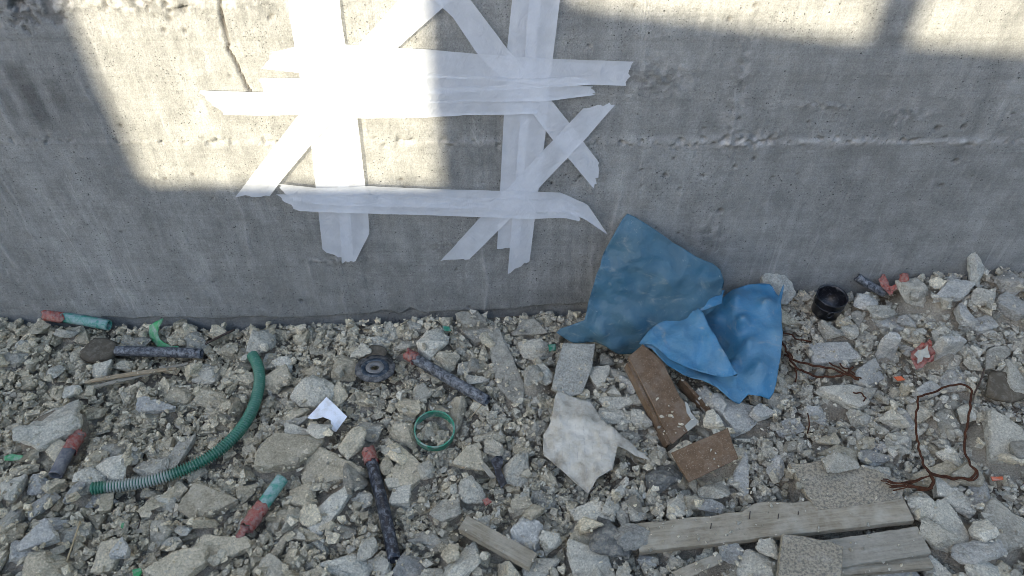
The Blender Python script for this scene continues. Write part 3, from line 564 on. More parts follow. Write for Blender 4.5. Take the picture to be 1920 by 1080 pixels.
for k, (u, v, wu, hv, ang, kind, tone, lab) in enumerate(STONES):
    p = on_ground(u, v + hv * .10, .012); mpp = (p - CAM).dot(FW) / FPX
    slope = 1.30                                   # picture height to ground length
    a = wu * mpp / 2 * 1.18; bpx = hv * mpp / 2 * 1.20
    upright = hv > wu * 1.55
    r2 = np.random.default_rng(900 + k)
    if upright and kind == 's' and ang > 75 and v < 700: b, c, tx = a * .55, bpx * 1.0, 0   # stands up
    elif kind == 's': b, c, tx = bpx * 1.05, min(a, bpx) * .36 + .004, .18
    else: b, c, tx = bpx * .98, min(a, bpx) * .74, .0
    lng = 0.0
    yaw = R(ang) if not (upright or abs(ang) >= 55) else R(ang - 90 if ang > 0 else ang + 90)
    y = min(p.y, -b * .75); z = drop(p.x, y, a, b, c, yaw, c * (.10 if kind == 'c' else .0) - .003, 82)
    z = min(z, GR[cell(p.x, y)] + c * .9 + .030)
    sl, q = footprint(p.x, y, a, b, yaw); HERO[sl] = np.minimum(HERO[sl], q)
    lib = CHM if kind == 'c' else SLM
    me = lib[int(r2.integers(len(lib)))]
    o = link("flat_chunk" if kind == 's' else "concrete_chunk", me)
    o.matrix_world = Matrix.Translation((p.x, y, z)) @ (rot(0, r2.normal(tx, .09), r2.normal(0, .10)) @ Matrix.Rotation(yaw, 3, 'Z')).to_4x4() @ Matrix.Diagonal((a, b, c, 1))
    if r2.random() < .5: o.matrix_world = o.matrix_world @ Matrix.Rotation(math.pi, 4, 'Z')
    o.color = (*(np.array(TONE[tone]) * np.clip(r2.normal(1, .12), .75, 1.3)), 1)
    individuals.append((o, TW[tone], "slab" if kind == 's' else "chunk", lab, max(a, b)))

# smoothed surface for the loose objects to lie on
def blur(a, r):
    for ax in (0, 1):
        p = np.pad(a, [(r, r) if k == ax else (0, 0) for k in (0, 1)], mode='edge'); c = np.cumsum(p, axis=ax)
        c = np.insert(c, 0, 0, axis=ax); n = a.shape[ax]
        a = (np.take(c, np.arange(2 * r + 1, n + 2 * r + 1), axis=ax) - np.take(c, np.arange(0, n), axis=ax)) / (2 * r + 1)
    return a
HS = np.maximum(blur(blur(H, 5), 5), GR - .012)
def lay(u, v, off=0.0): return march(u, v, lambda x, y: HS[cell(x, y)] + off)
RESV = np.zeros((NX, NY), bool)                    # cells the fill must leave free
def reserve(o, grow=1, zmax=.12, raise_h=False):
    dg = None
    for ch in [o] + list(o.children_recursive):
        if ch.type != 'MESH': continue
        me = ch.data; me.calc_loop_triangles(); mw = np.array(ch.matrix_world)
        V = np.array([v.co[:] for v in me.vertices]) @ mw[:3, :3].T + mw[:3, 3]
        T = np.array([t.vertices[:] for t in me.loop_triangles])
        if len(T) == 0: continue
        P = V[T]; ar = np.linalg.norm(np.cross(P[:, 1] - P[:, 0], P[:, 2] - P[:, 0]), axis=1) / 2
        n = np.maximum(1, (ar / (RES * RES) * 3).astype(int)); idx = np.repeat(np.arange(len(T)), n)
        r1, r2_ = np.sqrt(rng.random(len(idx))), rng.random(len(idx))
        Q = P[idx, 0] * (1 - r1)[:, None] + P[idx, 1] * (r1 * (1 - r2_))[:, None] + P[idx, 2] * (r1 * r2_)[:, None]
        for q in np.concatenate([V, Q]):
            i, j = cell(q[0], q[1])
            if raise_h and q[2] < GR[i, j] + .15: H[i, j] = max(H[i, j], q[2])
            if q[2] < GR[i, j] + zmax + .1: RESV[max(i - grow, 0):i + grow + 1, max(j - grow - 1, 0):j + grow + 1] = True

# ------------------------------------------------------------------ builders for the loose objects
def sweep(path, r, n=12, closed=False, rf=None, cap=True):
    P = [Vector(p) for p in path]; N = len(P); V = []; up = Vector((0, 0, 1)); prev = None
    for i, p in enumerate(P):
        t = (P[(i + 1) % N] - P[i - 1]) if (closed or 0 < i < N - 1) else (P[1] - P[0] if i == 0 else P[-1] - P[-2])
        t.normalize(); a = (prev - t * prev.dot(t)) if prev else t.cross(up if abs(t.z) < .9 else Vector((1, 0, 0)))
        a.normalize(); prev = a; b = t.cross(a); rr = r if rf is None else rf(i / max(N - 1, 1), i)
        for k in range(n):
            th = 2 * math.pi * k / n; V.append(p + a * (rr * math.cos(th)) + b * (rr * math.sin(th)))
    F = []; M_ = N if closed else N - 1
    for i in range(M_):
        for k in range(n):
            F.append((i * n + k, i * n + (k + 1) % n, ((i + 1) % N) * n + (k + 1) % n, ((i + 1) % N) * n + k))
    if cap and not closed: F += [tuple(range(n))[::-1], tuple((N - 1) * n + k for k in range(n))]
    return V, F
def join(*L):
    V, F = [], []
    for v, f in L:
        o = len(V); V += list(v); F += [tuple(i + o for i in q) for q in f]
    return V, F
def hollow(path, r, th, n=20, squash=None):
    Vo, Fo = sweep(path, r, n, cap=False); Vi, Fi = sweep(path, r - th, n, cap=False); o = len(Vo); N = len(path)
    F = list(Fo) + [tuple(i + o for i in f)[::-1] for f in Fi]
    for base in (0, (N - 1) * n):
        for k in range(n):
            q = (base + k, base + (k + 1) % n, o + base + (k + 1) % n, o + base + k); F.append(q if base else q[::-1])
    return Vo + Vi, F
def smooth_path(P, n):
    P = np.array([tuple(p) for p in P], float); s = np.r_[0, np.cumsum(np.linalg.norm(np.diff(P, axis=0), axis=1))]
    t = np.linspace(0, s[-1], n); Q = np.stack([np.interp(t, s, P[:, k]) for k in range(3)], -1)
    w_ = max(2, n // (3 * len(P)))
    for _ in range(3):
        q = np.pad(Q, ((w_, w_), (0, 0)), mode='reflect', reflect_type='odd'); c = np.insert(np.cumsum(q, 0), 0, 0, 0)
        Q = (c[2 * w_ + 1:] - c[:-2 * w_ - 1]) / (2 * w_ + 1)
    return [Vector(q) for q in Q]
def line(a, b, n=8, wob=0.0):
    a, b = Vector(a), Vector(b); return [a.lerp(b, k / (n - 1)) + Vector((random.uniform(-wob, wob), random.uniform(-wob, wob), random.uniform(-wob, wob))) for k in range(n)]
LOOSE = []
def finish(root, lab, cat, group=None, res=1, anchor=None, at=None):
    tag(root, lab, cat, group); bpy.context.view_layer.update()
    LOOSE.append((root, res))
    if anchor:
        c = at if at else root.matrix_world.translation
        ANCH.append((anchor, Vector(c)))
    return root
ANCH = []

def fit_plane(P):
    P = np.array([tuple(p) for p in P]); c = P.mean(0); A_ = np.c_[P[:, 0] - c[0], P[:, 1] - c[1], np.ones(len(P))]
    s, *_ = np.linalg.lstsq(A_, P[:, 2], rcond=None); n = Vector((-s[0], -s[1], 1)).normalized(); return Vector(c) + Vector((0, 0, s[2] - c[2])), n
def hit(u, v, c, n):
    d = ray(u, v); return CAM + d * ((c - CAM).dot(n) / d.dot(n))
def plate(px, th, off=0.0, tilt=None, rough=0.0, seg=0.012, seed=0, hs=None):
    """a flat piece: outline on a tilted plane, with thickness and slightly uneven edges; returns V, F, centre, axis matrix"""
    P = [lay(q[0], q[1], off + (q[2] if len(q) > 2 else 0)) for q in px]; c, n = fit_plane(P)
    if tilt: n = Vector(tilt).normalized()
    Q = [hit(q[0], q[1], c, n) for q in px]
    x = (Q[1] - Q[0]).normalized(); y = n.cross(x); M = Matrix((x, y, n)).transposed(); Mi = M.transposed()
    L = [Mi @ (q - c) for q in Q]; out = []
    for a, b in zip(L, L[1:] + L[:1]):
        k = max(1, int((b - a).length / seg)); e = (b - a).normalized(); nn = Vector((-e.y, e.x, 0))
        for i in range(k):
            p = a.lerp(b, i / k)
            if i and rough: p += nn * rough * (mnoise.noise(Vector((p.x * 60, p.y * 60, seed))) + .5 * random.uniform(-1, 1))
            out.append(p)
    m = len(out); inner = [(p.x, p.y) for p in out]; cx, cy = np.mean(inner, 0)
    bev = min(.0016, th * .25)
    def ins(p, d): v = Vector((p.x - cx, p.y - cy, 0)); l = v.length; return Vector((cx, cy, 0)) + v * ((l - d) / l)
    V = [ins(p, bev) + Vector((0, 0, 0)) for p in out] + [Vector((p.x, p.y, -bev)) for p in out] + [Vector((p.x, p.y, -th)) for p in out]
    F = [tuple(range(m)), tuple(range(2 * m, 3 * m))[::-1]]
    for r_ in (0, 1):
        F += [(r_ * m + (i + 1) % m, r_ * m + i, (r_ + 1) * m + i, (r_ + 1) * m + (i + 1) % m) for i in range(m)]
    return V, F, c, M
def place(name, V, F, mat, c, M, parent=None, smooth=False):
    o = link(name, mesh_np(name, V, F, mat, smooth)); mw = Matrix.Translation(c) @ M.to_4x4()
    if parent: o.parent = parent; o.matrix_parent_inverse = Matrix.Translation(-parent.location)
    o.matrix_basis = mw; 
    bmx = bmesh.new(); bmx.from_mesh(o.data); bmesh.ops.recalc_face_normals(bmx, faces=bmx.faces[:]); bmx.to_mesh(o.data); bmx.free()
    return o
def sheet(px, basef, hf, step, mat, th=.0012, name="sheet", smooth=True, soft=0, edge=14):
    """soft sheet: outline triangulated inside, lifted by a relief function"""
    out = []
    for a, b in zip(px, px[1:] + px[:1]):
        k = max(1, int(math.hypot(b[0] - a[0], b[1] - a[1]) / edge)); 
        for i in range(k):
            f = i / k; e = 2.0 if i else 0
            out.append(Vector((a[0] + (b[0] - a[0]) * f + random.uniform(-e, e), a[1] + (b[1] - a[1]) * f + random.uniform(-e, e))))
    m = len(out); us = [p.x for p in out]; vs_ = [p.y for p in out]; ins = []
    def inside(x, y):
        r = False
        for i in range(m):
            a, b = out[i], out[i - 1]
            if (a.y > y) != (b.y > y) and x < (b.x - a.x) * (y - a.y) / (b.y - a.y) + a.x: r = not r
        return r
    for x in np.arange(min(us) + step / 2, max(us), step):
        for y in np.arange(min(vs_) + step / 2, max(vs_), step):
            q = Vector((x + random.uniform(-.2, .2) * step, y + random.uniform(-.2, .2) * step))
            if inside(q.x, q.y) and min((q - p).length for p in out) > step * .45: ins.append(q)
    res = delaunay_2d_cdt(out + ins, [(i, (i + 1) % m) for i in range(m)], [], 1, 1e-4)
    V = []
    for q in res[0]:
        b, n = basef(q.x, q.y); V.append(b + n * hf(q.x, q.y))
    me = mesh_np(name, V, [tuple(f) for f in res[2]], mat, smooth)
    o = link(name, me)
    if soft:
        q = o.modifiers.new("soften", 'SMOOTH'); q.factor = .5; q.iterations = soft
    s = o.modifiers.new("thickness", 'SOLIDIFY'); s.thickness = th; s.offset = 0
    return o
def relief(ctrl, seed, amp, sc, p=2.2, fine=0.0):
    C = np.array([tuple(q) + (1,) * (4 - len(q)) for q in ctrl], float)
    def f(u, v):
        d = np.hypot(C[:, 0] - u, C[:, 1] - v) + 4; wt = d ** -p * (C[:, 3] if C.shape[1] > 3 else 1)
        q = Vector((u / sc, v / sc, seed)); r = 1 - abs(mnoise.noise(q)) * 2
        k2 = abs(mnoise.noise(q * 3.1 + Vector((4, 7, 0)))); k3 = abs(mnoise.noise(q * 6.3 + Vector((1, 3, 5))))
        return float((wt * C[:, 2]).sum() / wt.sum()) + amp * (r * .6 + mnoise.noise(q * 2.3) * .5) + fine * (max(0, .22 - k2) / .22 + .5 * max(0, .22 - k3) / .22)
    return f

# --- pipes
def pipe(name, uv0, uv1, r, mat, lab, anchor, th=.0028, o0=0.0, o1=0.0, tape=None, rad_off=.75, group=None, tmat=None, tail=False):
    a, b = lay(*uv0, r * rad_off + o0), lay(*uv1, r * rad_off + o1); root = empty(name, ((a + b) / 2)); root.location.z -= r
    pth = smooth_path([a, a.lerp(b, .5) + Vector((random.uniform(-.004, .004), random.uniform(-.004, .004), 0)), b], 24)
    V, F = hollow(pth, r, th); part("tube", mesh_np("tube", V, F, mat), root)
    if tape:
        t0, t1 = tape; tp = [a.lerp(b, t0 + (t1 - t0) * k / 14) for k in range(15)]
        sd = random.random() * 50
        V, F = sweep(tp, r, 20, rf=lambda f, i: r + .0018 + .0050 * mnoise.noise(Vector((i * .8, sd, 0))) * (1 if i % 2 else .3), cap=False)
        Vn = []
        for q in V:
            q = Vector(q); s_ = mnoise.noise(q * 90 + Vector((sd, 0, 0))); Vn.append(q + (b - a).normalized() * (s_ * .012) + Vector((.002 * s_, 0, .003 * mnoise.noise(q * 140))))
        wrap = part("tape_wrap", mesh_np("tape_wrap", Vn, F, tmat or M_RED), root); wrap["label"] = "crumpled red tape round the end"
        wrap.modifiers.new("thickness", 'SOLIDIFY').thickness = .0008
        if not tail: return finish(root, lab, 'pipe', group, anchor=anchor, at=(a + b) / 2)
        end = a.lerp(b, t0 if t0 < .5 else t1); dirn = (a - b).normalized() if t0 < .5 else (b - a).normalized()
        V = []; 
        for i in range(7):
            for k in range(3):
                q = end + dirn * (i * .006 - .006) + Vector(((k - 1) * .011 * (1 - i * .05), 0, 0)) + Vector((mnoise.noise(Vector((i * .9, k, sd))) * .008, mnoise.noise(Vector((k, i * .9, sd))) * .006, .006 + .006 * mnoise.noise(Vector((sd, i * .7, k)))))
                V.append(q)
        tl = part("tape_tail", mesh_np("tape_tail", V, grid_faces(np.arange(21).reshape(7, 3)), tmat or M_RED), root)
        tl.modifiers.new("thickness", 'SOLIDIFY').thickness = .0008
    return finish(root, lab, "pipe", group, anchor=anchor, at=(a + b) / 2)
pipe("pipe_offcut", (88, 590), (205, 610), .0165, M_GREENP, "dusty green pipe with red-taped left end lying along the wall", "green pipe at the wall", tape=(-.02, .30), o0=.012, o1=.006)
pipe("pipe_offcut", (218, 658), (378, 663), .0150, M_BLACKP, "short dusty blue-black pipe with open end facing right", "short dusty pipe", o0=.012, o1=.014)
pipe("pipe_offcut", (768, 666), (914, 752), .0160, M_BLACKP, "dusty dark pipe slanting down from a red-taped upper end", "slanting dark pipe", tape=(-.03, .09), o0=.008, o1=.008)
pipe("pipe_offcut", (692, 850), (740, 1050), .0155, M_BLACK2, "long black pipe with red-taped upper end, pointing at the viewer", "long black pipe", tape=(-.03, .10), o0=.012, o1=.010)
pipe("pipe_offcut", (147, 815), (104, 892), .0165, M_GREYP, "short grey pipe stub with red tape at its upper end", "grey pipe stub", tape=(-.05, .42), o0=.012, o1=.010)
pipe("pipe_offcut", (529, 897), (466, 985), .0165, M_GREENP, "short green pipe with red tape at its lower end", "short green pipe", tape=(.58, 1.06), o0=.014, o1=.010, tail=True)
pipe("pipe_offcut", (1606, 519), (1658, 550), .0120, M_BLACKP, "small dusty pipe with a black open end behind the black cup", "small pipe at the wall", o0=.03, o1=.008)

# --- corrugated hose
hp = [lay(u, v, .016) for u, v in ((474, 668), (486, 690), (489, 715), (482, 750), (468, 785), (445, 818), (410, 850), (370, 873), (325, 892), (285, 904), (230, 913), (172, 918))]
hp = smooth_path(hp, 96 * 4)
zs = np.array([p.z for p in hp]); hp = [Vector((p.x, p.y, float(z))) for p, z in zip(hp, blur(zs[:, None], 30)[:, 0] + .006)]
HR = .0162
V, F = sweep(hp, HR, 18, rf=lambda f, i: HR * (1.0, 1.0, .70, .70)[i % 4], cap=False)
Vi, Fi = sweep(hp[::8], HR * .72, 14, cap=False); Fi = [f[::-1] for f in Fi]
dd = []
for i in range(len(hp)):
    f = i / (len(hp) - 1); dv = float(np.clip((f - .70) / .05, 0, 1) * np.clip((.955 - f) / .01, 0, 1))
    for k in range(18): dd.append(max(dv * 1.0, .16 + .12 * mnoise.noise(Vector((i * .02, k * .3, 2)))) if i % 4 < 2 else dv * .8)
dd += [0.0] * len(Vi)
Vj, Fj = join((V, F), (Vi, Fi))
me = mesh_np("corrugated_hose", Vj, Fj, M_HOSE, True, np.array(dd)); hose = link("corrugated_hose", me)
finish(hose, "green corrugated hose curving across the rubble, dusty towards its lower end", "hose", anchor="corrugated hose", at=hp[190])
ANCH.append(("hose's upper end", hp[30])); ANCH.append(("hose's dusty end", hp[355]))

# --- flap disc
def disc():
    c, n = fit_plane([lay(u, v, .010) for u, v in ((668, 690), (738, 690), (703, 670), (703, 708))]); n = Vector((.03, .16, 1)).normalized()
    c = lay(703, 690, .026); root = empty("grinding_disc", c); M = n.to_track_quat('Z', 'Y').to_matrix()
    def rings(prof, jag=0):
        V = []; N = 48
        for r, z in prof:
            for k in range(N):
                th = 2 * math.pi * k / N; rr = r + (jag * mnoise.noise(Vector((math.cos(th) * 3, math.sin(th) * 3, 1))) if r > .05 else 0)
                V.append(c + M @ Vector((rr * math.cos(th), rr * math.sin(th), z)))
        F = [(i * N + k, i * N + (k + 1) % N, (i + 1) * N + (k + 1) % N, (i + 1) * N + k) for i in range(len(prof) - 1) for k in range(N)]
        return V, F
    V, F = rings([(.026, -.004), (.026, .0012), (.044, .0015), (.0455, .0008), (.0565, .0004), (.057, -.004), (.045, -.006), (.026, -.004)], .003); part("abrasive_ring", mesh_np("abrasive_ring", V, F, M_DISC), root)
    V, F = rings([(.0265, .0018), (.0265, .0032), (.040, .0030), (.0405, .0016)]); part("printed_label", mesh_np("printed_label", V, F, M_DISCL), root)
    V, F = rings([(.0135, -.004), (.0135, .0046), (.0155, .0052), (.026, .0040), (.0262, .001)]); part("hub_ring", mesh_np("hub_ring", V, F, M_METAL), root)
    finish(root, "round black worn grinding disc with a bare metal centre ring", "disc", anchor="grinding disc", at=c)
disc()

# --- pipe ring, cup, green shard
def ring_thing():
    c = lay(815, 812, .010); root = c; n = Vector((.05, -.16, 1)).normalized(); M = n.to_track_quat('Z', 'Y').to_matrix(); N = 64; V = []
    for r, z in ((.0535, 0), (.0545, .026), (.0505, .026), (.0495, 0)):
        for k in range(N):
            th = 2 * math.pi * k / N; V.append(c + M @ Vector((r * math.cos(th) * 1.0, r * math.sin(th), z + .002 * mnoise.noise(Vector((math.cos(th) * 2, math.sin(th) * 2, z * 30))))))
    F = [(i * N + k, i * N + (k + 1) % N, ((i + 1) % 4) * N + (k + 1) % N, ((i + 1) % 4) * N + k) for i in range(4) for k in range(N)]
    o = link("pipe_ring", mesh_np("pipe_ring", V, F, M_GREEN, False)); finish(o, "thin green plastic pipe ring standing among stones", "ring", anchor="green ring", at=c, res=0)
ring_thing()
def cup():
    c = lay(1546, 585, -.012); root = empty("cup", c); M = Vector((.02, -.06, 1)).normalized().to_track_quat('Z', 'Y').to_matrix(); N = 48
    def rings(prof):
        V = [c + M @ Vector((r * math.cos(2 * math.pi * k / N), r * math.sin(2 * math.pi * k / N), z)) for r, z in prof for k in range(N)]
        return V, [(i * N + k, i * N + (k + 1) % N, (i + 1) * N + (k + 1) % N, (i + 1) * N + k) for i in range(len(prof) - 1) for k in range(N)]
    V, F = rings([(.0005, .004), (.037, .004), (.0395, .008), (.041, .062), (.0430, .064), (.0430, .071), (.0412, .071), (.0395, .062), (.037, .012), (.0005, .010)]); part("body", mesh_np("body", V, F, M_BLACK), root)
    V, F = rings([(.0400, .042), (.0420, .042), (.0422, .045), (.0402, .045)]); part("rib_band", mesh_np("rib_band", V, F, M_BLACK), root)
    a = c + M @ Vector((-.024, -.035, .040)); V, F = sweep([a + M @ Vector((.011 * math.cos(t), -.006, .011 * math.sin(t))) for t in np.linspace(0, 6.28, 17)[:-1]], .0022, 8, closed=True); part("lug", mesh_np("lug", V, F, M_BLACK), root)
    finish(root, "glossy black plastic cup lying open beside the wall", "cup", anchor="black cup", at=c)
cup()
def shard():
    c = lay(308, 642, .0); n = Vector((.15, -.80, .62)).normalized(); px = [(307, 596), (304, 606), (298, 614), (295, 626), (300, 636), (310, 642), (326, 647), (342, 645), (339, 652), (316, 654), (294, 650), (280, 640), (274, 626), (277, 612), (290, 604)]
    o = sheet(px, lambda u, v: (hit(u, v, c, n), n), lambda u, v: .0009 * (u - 300) + .0000 * v, 7, M_LIME, .003, "pipe_shard", True, edge=8)
    finish(o, "bright green crescent shard of pipe leaning at the wall", "shard", anchor="green crescent shard", at=c)
SHARD = shard

def flat_thing(name, px, th, off, mat, lab, cat, anchor=None, rough=.0, tilt=None, seed=1, group=None, res=1):
    V, F, c, M = plate(px, th, off + th, tilt, rough, seed=seed); o = place(name, V, F, mat, c, M); 
    return finish(o, lab, cat, group, res, anchor, c)
shard()
# small plastic scraps
for px, mat, lab in (([(6, 856), (22, 850), (43, 854), (40, 861), (24, 863), (8, 863)], M_LIME, "small light green shard among stones at the left edge"),
                     ([(247, 1068), (264, 1064), (266, 1072), (258, 1084), (250, 1080)], M_LIME, "small light green scrap at the bottom edge"),
                     ([(228, 981), (234, 979), (231, 990), (227, 988)], M_LIME, "tiny light green sliver below the hose"),
                     ([(1028, 646), (1042, 644), (1042, 656), (1030, 658)], M_GREEN, "tiny dark green lump left of the rectangular tile"),
                     ([(829, 610), (842, 612), (846, 620), (832, 620)], M_GREEN, "tiny dark green scrap behind the split chunk at the wall"),
                     ([(904, 937), (914, 932), (922, 940), (910, 948)], M_RED, "small bright red scrap below the black rubber scrap"),
                     ([(1676, 706), (1690, 705), (1698, 712), (1684, 714)], M_ORANGE, "small orange chip below the red-edged wrapper"),
                     ([(1858, 893), (1880, 893), (1882, 899), (1862, 901)], M_ORANGE, "small orange strip right of the rusty loop's knot"),
                     ([(144, 808), (153, 803), (155, 812), (147, 814)], M_ORANGE, "tiny orange scrap above the grey pipe stub")):
    flat_thing("plastic_scrap", px, .004, .016, mat, lab, "scrap", rough=.0015, res=1)
flat_thing("rubber_scrap", [(920, 862), (937, 848), (944, 862), (940, 880), (950, 905), (940, 914), (930, 895), (926, 876)], .004, .016, M_BLACK2, "crumpled black rubber scrap between two pale stones", "scrap", "black rubber scrap", .003)
# white card
flat_thing("paper_card", [(612, 744), (651, 781), (630, 810), (622, 806), (620, 788), (606, 782), (590, 786), (576, 784)], .0012, .022, M_CARD, "torn white paper card lying on stones", "card", "white card", .0008, tilt=(.05, -.35, 1))
# rectangular tile
flat_thing("concrete_tile", [(1056, 643), (1116, 645), (1110, 690), (1091, 738), (1062, 744), (1034, 728), (1045, 680)], .022, .018, M_PALE, "pale rectangular concrete tile fragment below the darker blue sheet", "tile", "rectangular tile", .0012, tilt=(.05, -.5, 1))
bpy.data.objects["concrete_tile"].data.materials[0] = M_STONE; bpy.data.objects["concrete_tile"].color = (.47, .445, .375, 1)
# stones standing up against the wall
for px, th, tl, lab in (([(1816, 460), (1826, 464), (1836, 478), (1848, 500), (1842, 520), (1834, 538), (1822, 530), (1818, 500)], .020, (-.15, -.80, .55), "pointed blade-shaped stone standing upright by the wall"),
                        ([(1430, 520), (1440, 508), (1456, 502), (1472, 516), (1484, 530), (1492, 552), (1476, 570), (1440, 566)], .022, (.1, -.75, .6), "pale slab leaning on the wall between the bag and black cup")):
    c = on_ground(px[-3][0], px[-3][1] + 4, .0); c.y = min(c.y, -.03); n_ = Vector(tl).normalized()
    Q = [hit(u, v, c, n_) for u, v in px]; m_ = len(Q); ctr = sum(Q, Vector()) / m_
    ridge = ctr + n_ * .012; V = Q + [q - n_ * th for q in Q] + [ridge]
    F = [(i, (i + 1) % m_, 2 * m_) for i in range(m_)] + [tuple(range(m_, 2 * m_))[::-1]] + [((i + 1) % m_, i, m_ + i, m_ + (i + 1) % m_) for i in range(m_)]
    bm = bmesh.new(); vs_ = [bm.verts.new(v - ctr) for v in V]
    for f in F: bm.faces.new([vs_[i] for i in f])
    bmesh.ops.triangulate(bm, faces=bm.faces[:]); bmesh.ops.subdivide_edges(bm, edges=bm.edges[:], cuts=4, use_grid_fill=True); bmesh.ops.recalc_face_normals(bm, faces=bm.faces[:])
    for v in bm.verts: v.co += v.normal * .006 * mnoise.noise(v.co * 55) + v.normal * .003 * mnoise.noise(v.co * 150)
    me = bpy.data.meshes.new("standing_stone"); bm.to_mesh(me); bm.free(); me.materials.append(M_STONE)
    o = link("standing_stone", me); o.location = ctr; o.color = (.50, .49, .43, 1); finish(o, lab, "stone", res=1)
    individuals.append((o, "bluish", "slab", lab, .05))
# brown hollow profile and loose board
def profile():
    px = [(1178, 670), (1205, 645), (1226, 662), (1245, 682), (1266, 724), (1276, 745), (1286, 757), (1291, 774), (1310, 792), (1262, 832), (1253, 820), (1228, 765), (1196, 702)]
    V, F, c, M = plate(px, .009, .052, (.10, -.30, 1), .0010, seed=3); root = empty("hollow_profile", c - Vector((0, 0, .05)))
    place("top_face", V, F, M_FIBRE, c, M, root); nn = M @ Vector((0, 0, 1))
    P = [hit(u, v, c, nn) for u, v in px]
    def wall(idx0, idx1, depth, name, mat, shift=Vector((0, 0, 0)), th=.008, side=1):
        a, b = idx0 + shift, idx1 + shift; e = (b - a).normalized(); d = -nn; t = e.cross(d).normalized() * th * side; V = []
        for k in range(9):
            q = a.lerp(b, k / 8)
            for dz, tt in ((.0095, 0), (depth + .004 * mnoise.noise(q * 40), 0), (depth, 1), (.0095, 1)): V.append(q + d * dz + t * tt)
        F = [(i * 4 + j, i * 4 + (j + 1) % 4, (i + 1) * 4 + (j + 1) % 4, (i + 1) * 4 + j) for i in range(8) for j in range(4)] + [(0, 1, 2, 3), (35, 34, 33, 32)]
        part(name, mesh_np(name, V, F, mat, False), root)
    wall(hit(1182, 676, c, nn), hit(1259, 830, c, nn), .046, "side_wall", M_FIBRE, side=-1)
    wall(hit(1262, 700, c, nn), hit(1352, 800, c, nn), .050, "side_wall", M_FIBRE, Vector((.03, 0, -.012)), side=-1)
    # pale broken lip along the right edge
    lip = [(1284, 752), (1290, 757), (1296, 774), (1311, 792), (1290, 809), (1284, 798), (1296, 786), (1288, 774)]
    L = [hit(u, v, c + nn * .0015, nn) for u, v in lip]; n = len(L); V = L + [q - nn * .006 for q in L]
    part("broken_edge", mesh_np("broken_edge", V, [tuple(range(n)), tuple(range(n, 2 * n))[::-1]] + [(i, (i + 1) % n, n + (i + 1) % n, n + i) for i in range(n)], M_PALE, False), root)
    finish(root, "long brown speckled hollow profile broken open along one side", "profile", anchor="brown hollow profile", at=c)
profile()
flat_thing("fibre_board", [(1260, 848), (1365, 802), (1373, 828), (1385, 860), (1293, 904), (1276, 878)], .010, .055, M_FIBRE, "brown speckled rectangular board at the end of the hollow profile", "board", "brown board", .0006, tilt=(.08, -.42, 1))
# dusty white sheet of sacking
cc, cn = fit_plane([lay(u, v, .022) for u, v in ((1040, 760), (1140, 770), (1090, 900), (1190, 850), (1030, 840))])
sk_ = sheet([(1046, 738), (1068, 746), (1108, 757), (1128, 790), (1150, 812), (1180, 834), (1222, 862), (1190, 856), (1158, 846), (1152, 868), (1148, 888), (1120, 902), (1103, 926), (1085, 912), (1060, 890), (1020, 858), (1018, 832), (1018, 815), (1030, 800), (1036, 780)],
            lambda u, v: (hit(u, v, cc, cn), cn), relief([(1046, 745, .012), (1100, 800, .022), (1040, 850, .004), (1090, 915, -.006), (1150, 830, .020), (1210, 858, -.010), (1130, 870, .018), (1100, 860, .010), (1120, 775, -.004), (1020, 830, -.010)], 4, .009, 42, fine=.006), 6, M_CLOTH, .002, "sacking_sheet")
finish(sk_, "crumpled dusty white sacking spread over the stones", "sack", anchor="white sacking", at=cc)

# --- blue plastic
a_, b_, c_ = on_wall(1178, 400, -.012), on_wall(1350, 505, -.075), lay(1150, 655, .03)
bn = (b_ - a_).cross(c_ - a_).normalized()
if bn.dot(CAM - a_) < 0: bn = -bn
def puff(f, lim):
    return f
bag1 = sheet([(1175, 396), (1205, 412), (1232, 430), (1262, 454), (1300, 474), (1334, 488), (1350, 500), (1358, 525), (1352, 560), (1326, 580), (1290, 592), (1270, 606), (1230, 635), (1182, 666), (1158, 662), (1132, 642), (1100, 642), (1070, 640), (1038, 624), (1066, 606), (1094, 594), (1100, 560), (1112, 520), (1126, 480), (1142, 450), (1158, 420)],
             lambda u, v: (hit(u, v, a_, bn), bn),
             relief([(1175, 396, 0), (1262, 454, .0), (1350, 500, .0), (1200, 480, .030), (1250, 520, .045), (1160, 520, .030), (1180, 590, .055), (1120, 560, .012), (1100, 600, .020), (1300, 560, .040), (1240, 620, .018), (1182, 664, -.006), (1150, 640, .030), (1125, 615, .045), (1085, 625, .010), (1040, 624, -.01), (1330, 520, .035), (1355, 540, .0), (1135, 470, .002), (1110, 640, -.01), (1210, 560, .030)], 2, .006, 70, fine=.006), 6.5, M_BLUE1, .0010, "plastic_sheet", soft=2)
finish(bag1, "large dusty dark-blue plastic sheet leaning against the wall", "plastic sheet", anchor="darker blue sheet", at=hit(1200, 600, a_, bn))
P2 = [lay(1420, 555, .05), lay(1230, 660, .06), lay(1440, 740, .05), lay(1350, 640, .06)]
dc, dn = fit_plane(P2)
